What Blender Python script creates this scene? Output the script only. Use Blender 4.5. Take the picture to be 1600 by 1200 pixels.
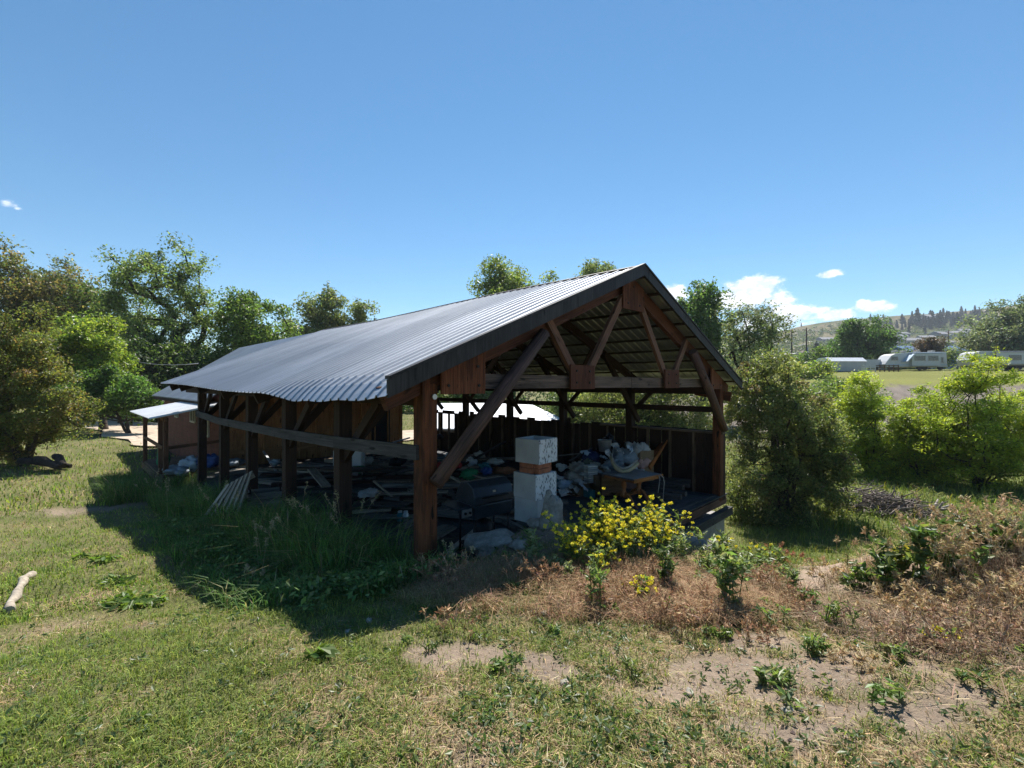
import bpy, math, random
import numpy as np
from mathutils import Vector, Matrix
for _o in list(bpy.data.objects): bpy.data.objects.remove(_o)
SC = bpy.context.scene
COL = SC.collection
R = random.Random(11)
RS = np.random.RandomState(11)
FPX, CX, HY, EYE = 706.0, 800.0, 601.0, 2.65      # focal length, centre and horizon in the 1600 px photograph; eye height above the barn floor

# ------------------------------------------------------------------ camera, world, sun, exposure
cam = bpy.data.cameras.new('camera'); camo = bpy.data.objects.new('camera', cam); COL.objects.link(camo)
cam.lens = FPX/1600*36; cam.sensor_width = 36; cam.clip_start = 0.05; cam.clip_end = 6000
cam.shift_y = (HY-600)/1600
camo.location = (0, 0, EYE); camo.rotation_euler = (math.radians(90), 0, 0)
SC.camera = camo
SUN_DIR = Vector((0.13, 0.64, 1.0)).normalized()
SUN_EL = math.asin(SUN_DIR.z); SUN_AZ = math.atan2(SUN_DIR.x, SUN_DIR.y)
sun = bpy.data.lights.new('sun', 'SUN'); suno = bpy.data.objects.new('sun', sun); COL.objects.link(suno)
sun.energy = 5.0; sun.angle = math.radians(0.53); sun.color = (1.0, 0.95, 0.87)
suno.rotation_euler = SUN_DIR.to_track_quat('Z', 'Y').to_euler(); suno.location = (10, 40, 60)
SC.view_settings.view_transform = 'Standard'; SC.view_settings.look = 'None'
SC.view_settings.exposure = 0.95; SC.view_settings.gamma = 1.0; SC.view_settings.use_curve_mapping = False
SC.cycles.max_bounces = 8; SC.cycles.diffuse_bounces = 5; SC.cycles.glossy_bounces = 2; SC.cycles.transmission_bounces = 6
SC.cycles.transparent_max_bounces = 4; SC.cycles.caustics_reflective = False; SC.cycles.caustics_refractive = False
SC.cycles.sample_clamp_indirect = 6.0; SC.cycles.use_denoising = True
try: SC.cycles.denoiser = 'OPENIMAGEDENOISE'; SC.cycles.denoising_prefilter = 'ACCURATE'
except Exception: pass

W = bpy.data.worlds.new('World'); SC.world = W; W.use_nodes = True
class NT:
    """tiny node-tree helper"""
    def __init__(s, nt): s.nt = nt; nt.nodes.clear()
    def n(s, t, **kw):
        nd = s.nt.nodes.new(t)
        for k, v in kw.items():
            if k == 'i':
                for kk, vv in v.items():
                    if isinstance(vv, bpy.types.NodeSocket): s.nt.links.new(vv, nd.inputs[kk])
                    else: nd.inputs[kk].default_value = vv
            else: setattr(nd, k, v)
        return nd
    def math(s, op, a, b=0.0, c=0.0, clamp=False):
        nd = s.n('ShaderNodeMath', operation=op, i={0: a, 1: b, 2: c}); nd.use_clamp = clamp; return nd.outputs[0]
    def mix(s, f, a, b, mode='MIX'):
        nd = s.n('ShaderNodeMix', data_type='RGBA', blend_type=mode); nd.clamp_factor = True
        for k, v in ((0, f), (6, a), (7, b)):
            if isinstance(v, bpy.types.NodeSocket): s.nt.links.new(v, nd.inputs[k])
            else: nd.inputs[k].default_value = v if k == 0 else (*v[:3], 1)
        return nd.outputs[2]
    def noise(s, vec, scale, detail=3, rough=0.55, dist=0.0):
        return s.n('ShaderNodeTexNoise', i={'Vector': vec, 'Scale': scale, 'Detail': detail, 'Roughness': rough, 'Distortion': dist}).outputs[0]
    def ramp(s, f, stops):
        nd = s.n('ShaderNodeValToRGB', i={0: f}); el = nd.color_ramp.elements
        while len(el) < len(stops): el.new(0.5)
        for e, (p, c) in zip(el, stops):
            e.position = p; e.color = (*c, 1) if len(c) == 3 else c
        return nd.outputs[0]
    def smooth(s, v, a, b):
        return s.n('ShaderNodeMapRange', interpolation_type='SMOOTHSTEP', i={0: v, 1: a, 2: b}).outputs[0]
def world():
    t = NT(W.node_tree)
    sky = t.n('ShaderNodeTexSky', sky_type='NISHITA'); sky.sun_disc = False
    sky.sun_elevation = SUN_EL; sky.sun_rotation = SUN_AZ
    sky.altitude = 400; sky.air_density = 1.0; sky.dust_density = 0.0; sky.ozone_density = 3.5
    co = t.n('ShaderNodeTexCoord').outputs['Generated']
    sep = t.n('ShaderNodeSeparateXYZ', i={0: co})
    az = t.math('ARCTAN2', sep.outputs[0], sep.outputs[1])
    el = t.math('ARCSINE', sep.outputs[2])
    nv = t.n('ShaderNodeCombineXYZ', i={0: az, 1: t.math('MULTIPLY', el, 1.5)}).outputs[0]
    n1 = t.noise(nv, 30, 7, 0.62); n2 = t.noise(nv, 75, 4, 0.6)
    # cumulus low over the hills: direction (px in the photo), half size, weight
    blobs = [(1172, 452, 46, 17, 1.0), (1190, 441, 34, 9, .95), (1150, 468, 52, 17, 1.0), (1215, 470, 34, 14, .8), (1228, 492, 46, 14, 1.0), (1200, 505, 70, 16, .75),
             (1048, 462, 30, 16, .9), (1298, 428, 20, 6, .85), (1285, 485, 20, 6, .8), (1306, 492, 34, 9, .95), (1366, 479, 34, 9, .92), (1352, 474, 18, 6, .8), (10, 318, 20, 8, .62), (28, 326, 14, 4, .5)]
    tot = None
    for (bx, by, rx, ry, w) in blobs:
        d = math.hypot(FPX, bx-CX); a0 = math.atan2(bx-CX, FPX); e0 = math.atan2(HY-by, d)
        ra = rx*FPX/(d*d); re = ry/d
        u = t.math('DIVIDE', t.math('SUBTRACT', az, a0), ra*1.6); v = t.math('DIVIDE', t.math('SUBTRACT', el, e0), re*1.7)
        q = t.math('SQRT', t.math('ADD', t.math('MULTIPLY', u, u), t.math('MULTIPLY', v, v)))
        f = t.math('MULTIPLY', t.math('SUBTRACT', 1.0, q, clamp=True), w)
        tot = f if tot is None else t.math('MAXIMUM', tot, f)
    dens = t.math('ADD', tot, t.math('MULTIPLY', t.math('SUBTRACT', t.math('ADD', t.math('MULTIPLY', n1, .72), t.math('MULTIPLY', n2, .28)), 0.5), 1.25))
    dens = t.math('MULTIPLY', t.smooth(dens, 0.24, 0.60), t.smooth(tot, 0.0, 0.16))
    shade = t.smooth(t.math('ADD', t.math('MULTIPLY', n1, .7), t.math('MULTIPLY', n2, .3)), .42, .62)
    ccol = t.mix(shade, (6.2, 7.0, 8.2), (10.6, 10.7, 10.8))
    hs = t.n('ShaderNodeHueSaturation', i={'Hue': .490, 'Saturation': 1.16, 'Value': 1.0, 'Color': sky.outputs[0]}).outputs[0]
    col = t.mix(dens, hs, ccol)
    bg = t.n('ShaderNodeBackground', i={0: col, 1: 0.074})
    t.nt.links.new(bg.outputs[0], t.n('ShaderNodeOutputWorld').inputs[0])
world()

# ------------------------------------------------------------------ numeric helpers
def hash2(ix, iy, seed):
    h = (ix.astype(np.int64)*374761393 + iy.astype(np.int64)*668265263 + seed*974634777) & 0xFFFFFFFF
    h = ((h ^ (h >> 13))*1274126177) & 0xFFFFFFFF
    return ((h ^ (h >> 16)) & 0xFFFF)/65535.0
def vnoise(x, y, seed=0):
    x = np.asarray(x, float); y = np.asarray(y, float)
    ix, iy = np.floor(x), np.floor(y); fx, fy = x-ix, y-iy
    fx = fx*fx*(3-2*fx); fy = fy*fy*(3-2*fy)
    a, b, c, d = hash2(ix, iy, seed), hash2(ix+1, iy, seed), hash2(ix, iy+1, seed), hash2(ix+1, iy+1, seed)
    return (a*(1-fx)+b*fx)*(1-fy)+(c*(1-fx)+d*fx)*fy
def fbm(x, y, seed=0, oct=4):
    v = 0; a = .5; tot = 0
    for k in range(oct): v = v+a*vnoise(x*2**k, y*2**k, seed+k*17); tot += a; a *= .5
    return v/tot
def sstep(v, a, b):
    t = np.clip((np.asarray(v, float)-a)/(b-a), 0, 1); return t*t*(3-2*t)
def G(px, py, g): Z = FPX*g/(py-HY); return ((px-CX)/FPX*Z, Z, EYE-g)     # ground point seen at a pixel, g below the eye
def PX(px, py, Z): return Vector(((px-CX)/FPX*Z, Z, EYE+(HY-py)/FPX*Z))
P0 = (-0.93, 4.87); U = (0.7041, 0.7101); V = (-0.7101, 0.7041); BROT = math.atan2(U[1], U[0])
def B(s, t, z=0.0): return Vector((P0[0]+s*U[0]+t*V[0], P0[1]+s*U[1]+t*V[1], z))     # barn frame -> world
def toB(x, y): dx, dy = x-P0[0], y-P0[1]; return dx*U[0]+dy*U[1], dx*V[0]+dy*V[1]

# ------------------------------------------------------------------ terrain
CP = [(0,0,1.05), (-2,-3,1.1), (3,-3,1.1), (-8,-4,.9), (8,-4,1.0), G(0,1133,1.68), G(800,1133,1.62), G(1600,1133,1.62),
      G(500,995,1.79), G(310,930,2.29), G(160,805,2.97), G(0,945,2.3), G(0,850,2.75), G(0,740,3.0),
      (-.93,4.87,.58), (-2.35,6.28,.32), (-3.77,7.7,.12), (-5.2,9.1,-.1), (-6.7,10.7,-.25), (-9.5,13.3,-.38), (-1.6,4.5,.62), (-2.9,6.0,.36),
      (.45,6.3,.74), (1.4,5.9,.6), (.3,5.2,.75), (0,4,.85), G(760,960,1.85), G(900,980,1.85), G(1080,850,2.3), G(1140,960,1.95),
      (3.3,8.3,-.6), (4.7,9.7,-1.1), (5.8,11,-1.25), (2.3,7.2,-.05), (1.5,6.9,.15),
      (*B(.3,1.3)[:2],.05), (*B(1.4,1.2)[:2],-.2), (*B(1.9,.9)[:2],.0), (*B(3,1.6)[:2],-.4), (*B(4,3)[:2],-.5), (*B(2,6)[:2],-.4), (*B(6,3)[:2],-.8), (*B(8,2)[:2],-1.2),
      (*B(8,8)[:2],-1.1), (*B(4,9)[:2],-.5), (*B(1,9)[:2],-.45), (*B(1,3)[:2],-.3), (*B(4,18)[:2],-.5), (*B(10,6)[:2],-1.5), (*B(10,12)[:2],-1.4),
      G(1200,895,2.0), G(1300,880,1.9), G(1400,862,1.75), G(1600,850,1.65), (8,4.5,1.05), (14,5,.9), G(1400,950,1.85), G(1500,1050,1.68), G(1200,1000,1.93),
      (3.6,5.9,.1), (4.5,7,-.35), (7,7.5,-.2), (7,10,-1.15), (12,9,-.9), (12,14.8,-1.35), (20,10,-.8), (10,17,-1.4), (20,20,-1.5), (18,17,-1.4), (30,20,-1.3),
      (25,35,-1), (30,45,.6), (36,52,2.0), (40,58,2.8), (50,70,4.2), (60,80,5.1), (45,80,4.9), (80,80,5.3), (60,110,5.6), (120,100,6), (20,60,1), (20,90,3),
      (-17,15,-.35), (-20,25,-.35), (-30,40,-.2), (-10,35,-.4), (-60,60,0), (-20,60,0), (0,25,-.6), (0,50,-.3), (5,20,-1.2), (0,90,0), (-60,20,0), (-100,100,1),
      (0,200,3), (100,200,8), (-100,200,2), (200,200,12), (250,80,8), (-200,50,2), (150,0,2), (-150,-100,1), (0,-100,1), (150,-100,2), (60,30,.5)]
CP = np.array(CP, float)
def _phi(d2): return np.sqrt(d2+0.5)
_A = _phi(((CP[:, None, :2]-CP[None, :, :2])**2).sum(-1)); _n = len(CP)
_M = np.zeros((_n+1, _n+1)); _M[:_n, :_n] = _A+np.eye(_n)*-0.02; _M[:_n, _n] = 1; _M[_n, :_n] = 1
_W = np.linalg.solve(_M, np.append(CP[:, 2], 0))
def ground(x, y):
    x = np.asarray(x, float); y = np.asarray(y, float); sh = x.shape; xf, yf = x.ravel(), y.ravel(); out = np.empty(len(xf))
    for i in range(0, len(xf), 20000):
        d2 = (xf[i:i+20000, None]-CP[None, :, 0])**2+(yf[i:i+20000, None]-CP[None, :, 1])**2
        out[i:i+20000] = _phi(d2)@_W[:_n]+_W[_n]
    r = np.hypot(xf, yf)
    out += (fbm(xf*.9, yf*.9, 5)-.5)*.22*sstep(r, 1.0, 6)+(fbm(xf*3.1, yf*3.1, 9)-.5)*.07
    return out.reshape(sh)
def gz(x, y): return float(ground(np.array([x]), np.array([y]))[0])

# ------------------------------------------------------------------ mesh helpers
def np_mesh(name, verts, faces, mat, col=None, smooth=False):
    """faces: list of (N,k) index arrays; col: (nverts,3) linear colours"""
    me = bpy.data.meshes.new(name); verts = np.ascontiguousarray(verts, np.float32)
    me.vertices.add(len(verts)); me.vertices.foreach_set('co', verts.ravel())
    faces = [np.ascontiguousarray(f, np.int32) for f in faces if len(f)]
    nl = sum(f.size for f in faces); npoly = sum(len(f) for f in faces)
    me.loops.add(nl); me.polygons.add(npoly)
    me.loops.foreach_set('vertex_index', np.concatenate([f.ravel() for f in faces]))
    st = []; o = 0
    for f in faces:
        st.append(o+np.arange(len(f))*f.shape[1]); o += f.size
    me.polygons.foreach_set('loop_start', np.concatenate(st).astype(np.int32))
    me.polygons.foreach_set('use_smooth', np.full(npoly, smooth))
    if col is not None:
        a = me.attributes.new('Col', 'FLOAT_COLOR', 'POINT')
        c = np.ones((len(verts), 4), np.float32); c[:, :3] = col; a.data.foreach_set('color', c.ravel())
    me.update(calc_edges=True); me.validate()
    if mat: me.materials.append(mat)
    return me
def link(name, me, parent=None, loc=None, rz=0.0):
    o = bpy.data.objects.new(name, me); COL.objects.link(o)
    if parent: o.parent = parent
    if loc is not None: o.location = loc
    o.rotation_euler[2] = rz
    return o
def tag(o, label=None, cat=None, group=None, kind=None):
    if label: o['label'] = label
    if cat: o['category'] = cat
    if group: o['group'] = group
    if kind: o['kind'] = kind
    return o
def empty(name, label, cat, loc, rz=0.0, group=None):
    o = link(name, None, None, loc, rz); o.empty_display_size = .2
    return tag(o, label, cat, group)
def copy_thing(o, loc=None, rz=None, label=None):
    c = o.copy(); COL.objects.link(c)
    for ch in o.children:
        d = ch.copy(); COL.objects.link(d); d.parent = c
        for g in ch.children:
            e = g.copy(); COL.objects.link(e); e.parent = d
    if loc is not None: c.location = loc
    if rz is not None: c.rotation_euler[2] = rz
    if label: c['label'] = label
    return c
class MB:
    def __init__(s): s.v = []; s.f = []; s.uv = []; s.sm = []
    def _add(s, pts, faces, uvs, smooth=False):
        o = len(s.v); s.v += [tuple(p) for p in pts]
        for f, u in zip(faces, uvs): s.f.append([i+o for i in f]); s.uv += u; s.sm.append(smooth)
        return s
    def beam(s, p, q, w, h, up=(0, 0, 1), taper=1.0, twist=0):
        p, q = Vector(p), Vector(q); d = q-p; L = d.length; d.normalize(); up = Vector(up)
        if abs(d.dot(up)) > .98: up = Vector((0, 1, 0)) if abs(d.y) < .9 else Vector((1, 0, 0))
        x = d.cross(up).normalized(); z = x.cross(d).normalized()
        pts = [c+x*(sx*w/2*k)+z*(sz*h/2*k) for c, k in ((p, 1), (q, taper)) for sx, sz in ((-1, -1), (1, -1), (1, 1), (-1, 1))]
        u0, v0 = R.random()*50, R.random()*50
        fs = [(0, 1, 5, 4), (1, 2, 6, 5), (2, 3, 7, 6), (3, 0, 4, 7), (3, 2, 1, 0), (4, 5, 6, 7)]
        fs = [tuple(reversed(f)) for f in fs]
        uv = []; ws = [w, h, w, h]; acc = 0
        for k in range(4):
            q4 = [(u0, v0+acc), (u0, v0+acc+ws[k]), (u0+L, v0+acc+ws[k]), (u0+L, v0+acc)]; uv.append(q4[::-1]); acc += ws[k]
        uv += [[(u0, v0), (u0+.02, v0), (u0+.02, v0+h), (u0, v0+h)]]*2
        return s._add(pts, fs, uv)
    def box(s, c, sx, sy, sz, rz=0.0):
        c = Vector(c); m = Matrix.Rotation(rz, 3, 'Z')
        dims = [(sx, Vector((1, 0, 0))), (sy, Vector((0, 1, 0))), (sz, Vector((0, 0, 1)))]
        L, ax = max(dims, key=lambda t: t[0])
        a = m@(ax*(L/2))
        if ax.z: return s.beam(c-a, c+a, sx, sy, up=m@Vector((0, 1, 0)))
        return s.beam(c-a, c+a, sy if ax.x else sx, sz)
    def tube(s, pts, rs, n=8, caps=True, smooth=True):
        pts = [Vector(p) for p in pts]
        if not hasattr(rs, '__len__'): rs = [rs]*len(pts)
        rings = []; ref = None; ul = R.random()*20
        for i, p in enumerate(pts):
            d = (pts[min(i+1, len(pts)-1)]-pts[max(i-1, 0)]).normalized()
            if ref is None: ref = Vector((0, 0, 1)) if abs(d.z) < .9 else Vector((1, 0, 0))
            x = d.cross(ref); x = x.normalized() if x.length > 1e-5 else d.orthogonal().normalized(); y = d.cross(x).normalized(); ref = y.cross(d)*-1 if False else ref
            rings.append([p+(x*math.cos(a)+y*math.sin(a))*rs[i] for a in [2*math.pi*k/n for k in range(n)]])
        vs = [v for r in rings for v in r]; fs = []; uv = []; acc = 0
        for i in range(len(pts)-1):
            L = (pts[i+1]-pts[i]).length
            for k in range(n):
                fs.append((i*n+k, i*n+(k+1) % n, (i+1)*n+(k+1) % n, (i+1)*n+k))
                c = 2*math.pi*max(rs[i], .001)/n; uv.append([(ul+acc, k*c), (ul+acc, (k+1)*c), (ul+acc+L, (k+1)*c), (ul+acc+L, k*c)])
            acc += L
        s._add(vs, fs, uv, smooth)
        if caps:
            o = len(s.v)-len(vs)
            for st, rev in ((0, True), ((len(pts)-1)*n, False)):
                f = [o+st+k for k in range(n)]; s.f.append(f[::-1] if rev else f); s.uv += [(0, 0)]*n; s.sm.append(False)
        return s
    def lathe(s, prof, c=(0, 0, 0), n=16):
        c = Vector(c); vs = []; fs = []; uv = []
        for (r, z) in prof: vs += [c+Vector((r*math.cos(2*math.pi*k/n), r*math.sin(2*math.pi*k/n), z)) for k in range(n)]
        for i in range(len(prof)-1):
            for k in range(n):
                fs.append((i*n+k, i*n+(k+1) % n, (i+1)*n+(k+1) % n, (i+1)*n+k)); uv.append([(prof[i][1], k/n), (prof[i][1], (k+1)/n), (prof[i+1][1], (k+1)/n), (prof[i+1][1], k/n)])
        return s._add(vs, fs, uv, True)
    def prism(s, outline, a, bdir, fn):
        """outline of 2-D points, fn(x,y,d) -> 3-D; extruded from d=a to d=bdir"""
        n = len(outline); vs = [fn(x, y, a) for x, y in outline]+[fn(x, y, bdir) for x, y in outline]
        fs = [tuple(range(n-1, -1, -1)), tuple(range(n, 2*n))]; uo = R.random()*30
        uv = [[(outline[i][1]+uo, outline[i][0]) for i in range(n-1, -1, -1)], [(outline[i][1]+uo, outline[i][0]) for i in range(n)]]
        for k in range(n):
            k2 = (k+1) % n; fs.append((k, k2, n+k2, n+k)); uv.append([(0, 0), (.1, 0), (.1, .02), (0, .02)])
        return s._add(vs, fs, uv)
    def blob(s, c, rx, ry, rz, amp=.2, seed=0, n=10, m=7, rot=0.0, flat=-9, fine=0.0):
        c = Vector(c); vs = []; rr = random.Random(seed); ph = [rr.random()*6 for _ in range(6)]; M = Matrix.Rotation(rot, 3, 'Z')
        for j in range(m+1):
            th = math.pi*j/m
            for k in range(n):
                a = 2*math.pi*k/n; d = Vector((math.sin(th)*math.cos(a), math.sin(th)*math.sin(a), math.cos(th)))
                q = 1+amp*(math.sin(3*d.x+ph[0])*math.cos(2.6*d.y+ph[1])+.6*math.sin(5.3*d.y+ph[2]+4*d.z)+.5*math.cos(6.1*d.x+ph[3]-3*d.z)+fine*abs(math.sin(9*d.x+7*d.z+ph[4])*math.sin(8*d.y-5*d.z+ph[5])))
                w = M@Vector((d.x*rx*q, d.y*ry*q, d.z*rz*q)); w.z = max(w.z, flat); vs.append(c+w)
        fs = []; uv = []
        for j in range(m):
            for k in range(n):
                fs.append((j*n+k, (j+1)*n+k, (j+1)*n+(k+1) % n, j*n+(k+1) % n)); uv.append([(j/m, k/n), ((j+1)/m, k/n), ((j+1)/m, (k+1)/n), (j/m, (k+1)/n)])
        return s._add(vs, fs, uv, True)
    def mesh(s, name, mat):
        me = bpy.data.meshes.new(name); me.from_pydata(s.v, [], s.f)
        ul = me.uv_layers.new(name='UVMap'); ul.data.foreach_set('uv', np.array(s.uv, np.float32).ravel())
        me.polygons.foreach_set('use_smooth', np.array(s.sm)); me.materials.append(mat); me.update(); return me
    def build(s, name, mat, parent=None, loc=None, rz=0.0, label=None):
        o = link(name, s.mesh(name, mat), parent, loc, rz)
        if label: o['label'] = label
        return o
def bevel(o, w=.01, seg=2):
    m = o.modifiers.new('bevel', 'BEVEL'); m.width = w; m.segments = seg; m.limit_method = 'ANGLE'; return o

# ------------------------------------------------------------------ materials
def mat(name, fn):
    m = bpy.data.materials.new(name); m.use_nodes = True; t = NT(m.node_tree)
    sh = fn(t); t.nt.links.new(sh, t.n('ShaderNodeOutputMaterial').inputs[0]); return m
def bsdf(t, col, rough=.8, metal=0.0, bump=None, bstr=.4, bdist=.02, spec=.3):
    i = {'Base Color': col if isinstance(col, bpy.types.NodeSocket) else (*col, 1), 'Roughness': rough, 'Metallic': metal, 'Specular IOR Level': spec}
    if bump is not None: i['Normal'] = t.n('ShaderNodeBump', i={'Height': bump, 'Strength': bstr, 'Distance': bdist}).outputs[0]
    return t.n('ShaderNodeBsdfPrincipled', i=i).outputs[0]
def m_wood(name, dark, light, rough=.8, streak=1.0):
    def f(t):
        uv = t.n('ShaderNodeTexCoord').outputs['UV']
        mp = t.n('ShaderNodeMapping', i={0: uv, 3: (1.2, 34, 1)}).outputs[0]
        g = t.noise(mp, 1.6, 5, .65, .6); big = t.noise(uv, .9, 2)
        mp2 = t.n('ShaderNodeMapping', i={0: uv, 3: (.5, 7, 1)}).outputs[0]; st = t.noise(mp2, 2.2, 3, .6)
        v = t.math('ADD', t.math('MULTIPLY', g, .55), t.math('MULTIPLY', t.math('ADD', big, st), .225))
        mid = tuple((a+b)/2 for a, b in zip(dark, light))
        c = t.ramp(v, [(.38, dark), (.5, mid), (.60, light)])
        knot = t.noise(t.n('ShaderNodeMapping', i={0: uv, 3: (3, 8, 1)}).outputs[0], 1.3, 1)
        c = t.mix(t.smooth(knot, .66, .74), c, tuple(x*.4 for x in dark)); stain = t.noise(t.n('ShaderNodeMapping', i={0: uv, 3: (.8, 2.5, 1)}).outputs[0], 1.1, 4, .7); c = t.mix(t.math('MULTIPLY', t.smooth(stain, .5, .68), .7), c, tuple(x*.7 for x in dark))
        return bsdf(t, c, rough, bump=g, bstr=.5*streak, bdist=.006, spec=.25)
    return mat(name, f)
def m_plain(name, c, rough=.6, metal=0.0, var=.18, scale=6.0, spec=.3, bump=0.0):
    def f(t):
        co = t.n('ShaderNodeTexCoord').outputs['Object']; n = t.noise(co, scale, 4, .6)
        col = t.ramp(n, [(.3, tuple(x*(1-var) for x in c)), (.7, tuple(min(1, x*(1+var)) for x in c))])
        return bsdf(t, col, rough, metal, n if bump else None, bump, .01, spec)
    return mat(name, f)
def m_leaf(name, trans=.4, rough=.6, tint=(1.25, 1.35, .7), spec=.25):
    def f(t):
        c = t.n('ShaderNodeAttribute', attribute_name='Col').outputs[0]
        d = t.n('ShaderNodeBsdfPrincipled', i={'Base Color': c, 'Roughness': rough, 'Specular IOR Level': spec}).outputs[0]
        tr = t.n('ShaderNodeBsdfTranslucent', i={0: t.mix(1.0, c, tint, 'MULTIPLY')}).outputs[0]
        return t.n('ShaderNodeMixShader', i={0: trans, 1: d, 2: tr}).outputs[0]
    return mat(name, f)
M = {}
M['leaf'] = m_leaf('leaf', .52, .42, (1.3, 1.32, .7), .45); M['grass'] = m_leaf('grass_blade', .35, .7, (1.2, 1.25, .75)); M['straw'] = m_leaf('straw', .25, .8, (1.1, 1.05, .9))
M['petal'] = m_leaf('petal', .35, .6, (1.1, 1.05, .6)); M['needle'] = m_leaf('needle', .1, .8)
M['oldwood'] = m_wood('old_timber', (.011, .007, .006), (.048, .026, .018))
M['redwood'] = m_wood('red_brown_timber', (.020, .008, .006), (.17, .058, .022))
M['plate'] = m_wood('red_plywood', (.04, .013, .007), (.125, .046, .024))
M['greywood'] = m_wood('weathered_grey_timber', (.022, .022, .024), (.085, .082, .08))
M['paintwood'] = m_wood('dark_painted_fascia', (.012, .011, .012), (.045, .042, .044), .6)
M['plank'] = m_wood('grey_plank', (.06, .058, .055), (.22, .21, .19))
M['brownplank'] = m_wood('brown_plank', (.05, .035, .025), (.17, .12, .08))
M['palewood'] = m_wood('pale_wood', (.16, .13, .10), (.42, .36, .28))
M['orangewood'] = m_wood('orange_varnished_wood', (.16, .055, .02), (.42, .17, .06), .4)
M['plywood'] = m_wood('plywood', (.16, .075, .035), (.40, .215, .11))
M['floor'] = m_wood('barn_floor', (.03, .032, .036), (.10, .105, .115), .7)
M['bark'] = m_plain('bark', (.075, .058, .045), .95, var=.5, scale=9, bump=.6)
M['darkbark'] = m_plain('dark_bark', (.035, .028, .024), .95, var=.5, scale=9, bump=.6)
M['greybark'] = m_plain('dead_grey_wood', (.25, .22, .20), .9, var=.4, scale=12, bump=.4)
def _roof(t):
    co = t.n('ShaderNodeTexCoord').outputs['UV']
    n = t.noise(co, .6, 4, .6); st = t.noise(t.n('ShaderNodeMapping', i={0: co, 3: (.35, 9, 1)}).outputs[0], 1.0, 4, .6)
    v = t.math('ADD', t.math('MULTIPLY', n, .5), t.math('MULTIPLY', st, .5))
    sepv = t.n('ShaderNodeSeparateXYZ', i={0: co})
    sheet = t.n('ShaderNodeTexWhiteNoise', noise_dimensions='1D', i={'W': t.math('FLOOR', t.math('DIVIDE', sepv.outputs[1], .92))}).outputs[0]
    c = t.ramp(v, [(.35, (.36, .38, .41)), (.65, (.54, .56, .60))])
    c = t.mix(t.math('MULTIPLY', sheet, .5), c, (.26, .28, .31))
    rough = t.math('ADD', .36, t.math('MULTIPLY', v, .25))
    return bsdf(t, c, rough, .75, t.noise(co, 3.0, 2), .15, .01, .5)
M['roof'] = mat('ribbed_steel', _roof)
M['workshop_roof'] = m_plain('bluish_steel', (.16, .185, .225), .5, .6, .2, 1.2)
M['white_roof'] = m_plain('white_steel', (.60, .62, .65), .45, .1, .1, 1.5)
def _siding(t):
    co = t.n('ShaderNodeTexCoord').outputs['UV']
    sep = t.n('ShaderNodeSeparateXYZ', i={0: co})
    n = t.noise(co, 2.2, 5, .65)
    c = t.ramp(n, [(.3, (.10, .030, .022)), (.7, (.21, .075, .052))])
    line = t.smooth(t.math('FRACT', t.math('MULTIPLY', sep.outputs[1], 5.2)), .0, .12)
    return bsdf(t, t.mix(t.math('MULTIPLY', t.math('SUBTRACT', 1, line), .6), c, (.05, .02, .015)), .8, bump=line, bstr=.6, bdist=.02)
M['siding'] = mat('red_siding', _siding)
M['concrete'] = m_plain('concrete', (.30, .29, .28), .9, var=.22, scale=5, bump=.3)
def _pitted(t):
    co = t.n('ShaderNodeTexCoord').outputs['Object']; n = t.noise(co, 9, 4); v = t.n('ShaderNodeTexVoronoi', i={'Vector': t.n('ShaderNodeMapping', i={0: co, 3: (1, 1, .38)}).outputs[0], 'Scale': 44.0}).outputs['Distance']
    pit = t.math('MULTIPLY', t.smooth(t.math('ADD', v, t.math('MULTIPLY', t.math('SUBTRACT', n, .5), .9)), .26, .38), 1.0)
    c = t.mix(pit, (.09, .095, .10), t.ramp(n, [(.3, (.46, .47, .48)), (.7, (.60, .60, .60))]))
    return bsdf(t, c, .92, bump=pit, bstr=.7, bdist=.012)
M['pitted'] = mat('pitted_concrete', _pitted)
M['smooth_concrete'] = m_plain('smooth_concrete', (.36, .365, .37), .9, var=.13, scale=4, bump=.15)
M['brick'] = m_plain('red_brick', (.27, .105, .06), .9, var=.35, scale=11, bump=.4)
def _rock(t):
    co = t.n('ShaderNodeTexCoord').outputs['Object']; n = t.noise(co, 4, 7, .65); n2 = t.noise(co, 22, 3)
    c = t.ramp(t.math('ADD', t.math('MULTIPLY', n, .7), t.math('MULTIPLY', n2, .3)), [(.32, (.13, .115, .10)), (.5, (.27, .25, .22)), (.68, (.42, .40, .36))])
    return bsdf(t, c, .95, bump=n, bstr=.9, bdist=.06)
M['rock'] = mat('rock', _rock)
M['black_metal'] = m_plain('black_enamel', (.035, .045, .058), .38, .3, .25, 3)
M['dark_metal'] = m_plain('dark_metal', (.02, .022, .025), .5, .5, .3, 5)
M['galv'] = m_plain('galvanised_metal', (.42, .44, .46), .4, .8, .15, 5)
M['white_paint'] = m_plain('white_paint', (.46, .47, .48), .4, 0, .06, 2)
M['offwhite'] = m_plain('off_white', (.34, .34, .32), .7, 0, .15, 5)
M['grey_panel'] = m_plain('grey_panel', (.36, .37, .38), .6, 0, .08, 1)
M['glass'] = m_plain('dark_glass', (.02, .025, .03), .06, 0, .1, 3, .8)
def _gl(t): return bsdf(t, (.10, .13, .12), .04, 0, spec=1.0)
M['pane'] = mat('window_pane', _gl)
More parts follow.
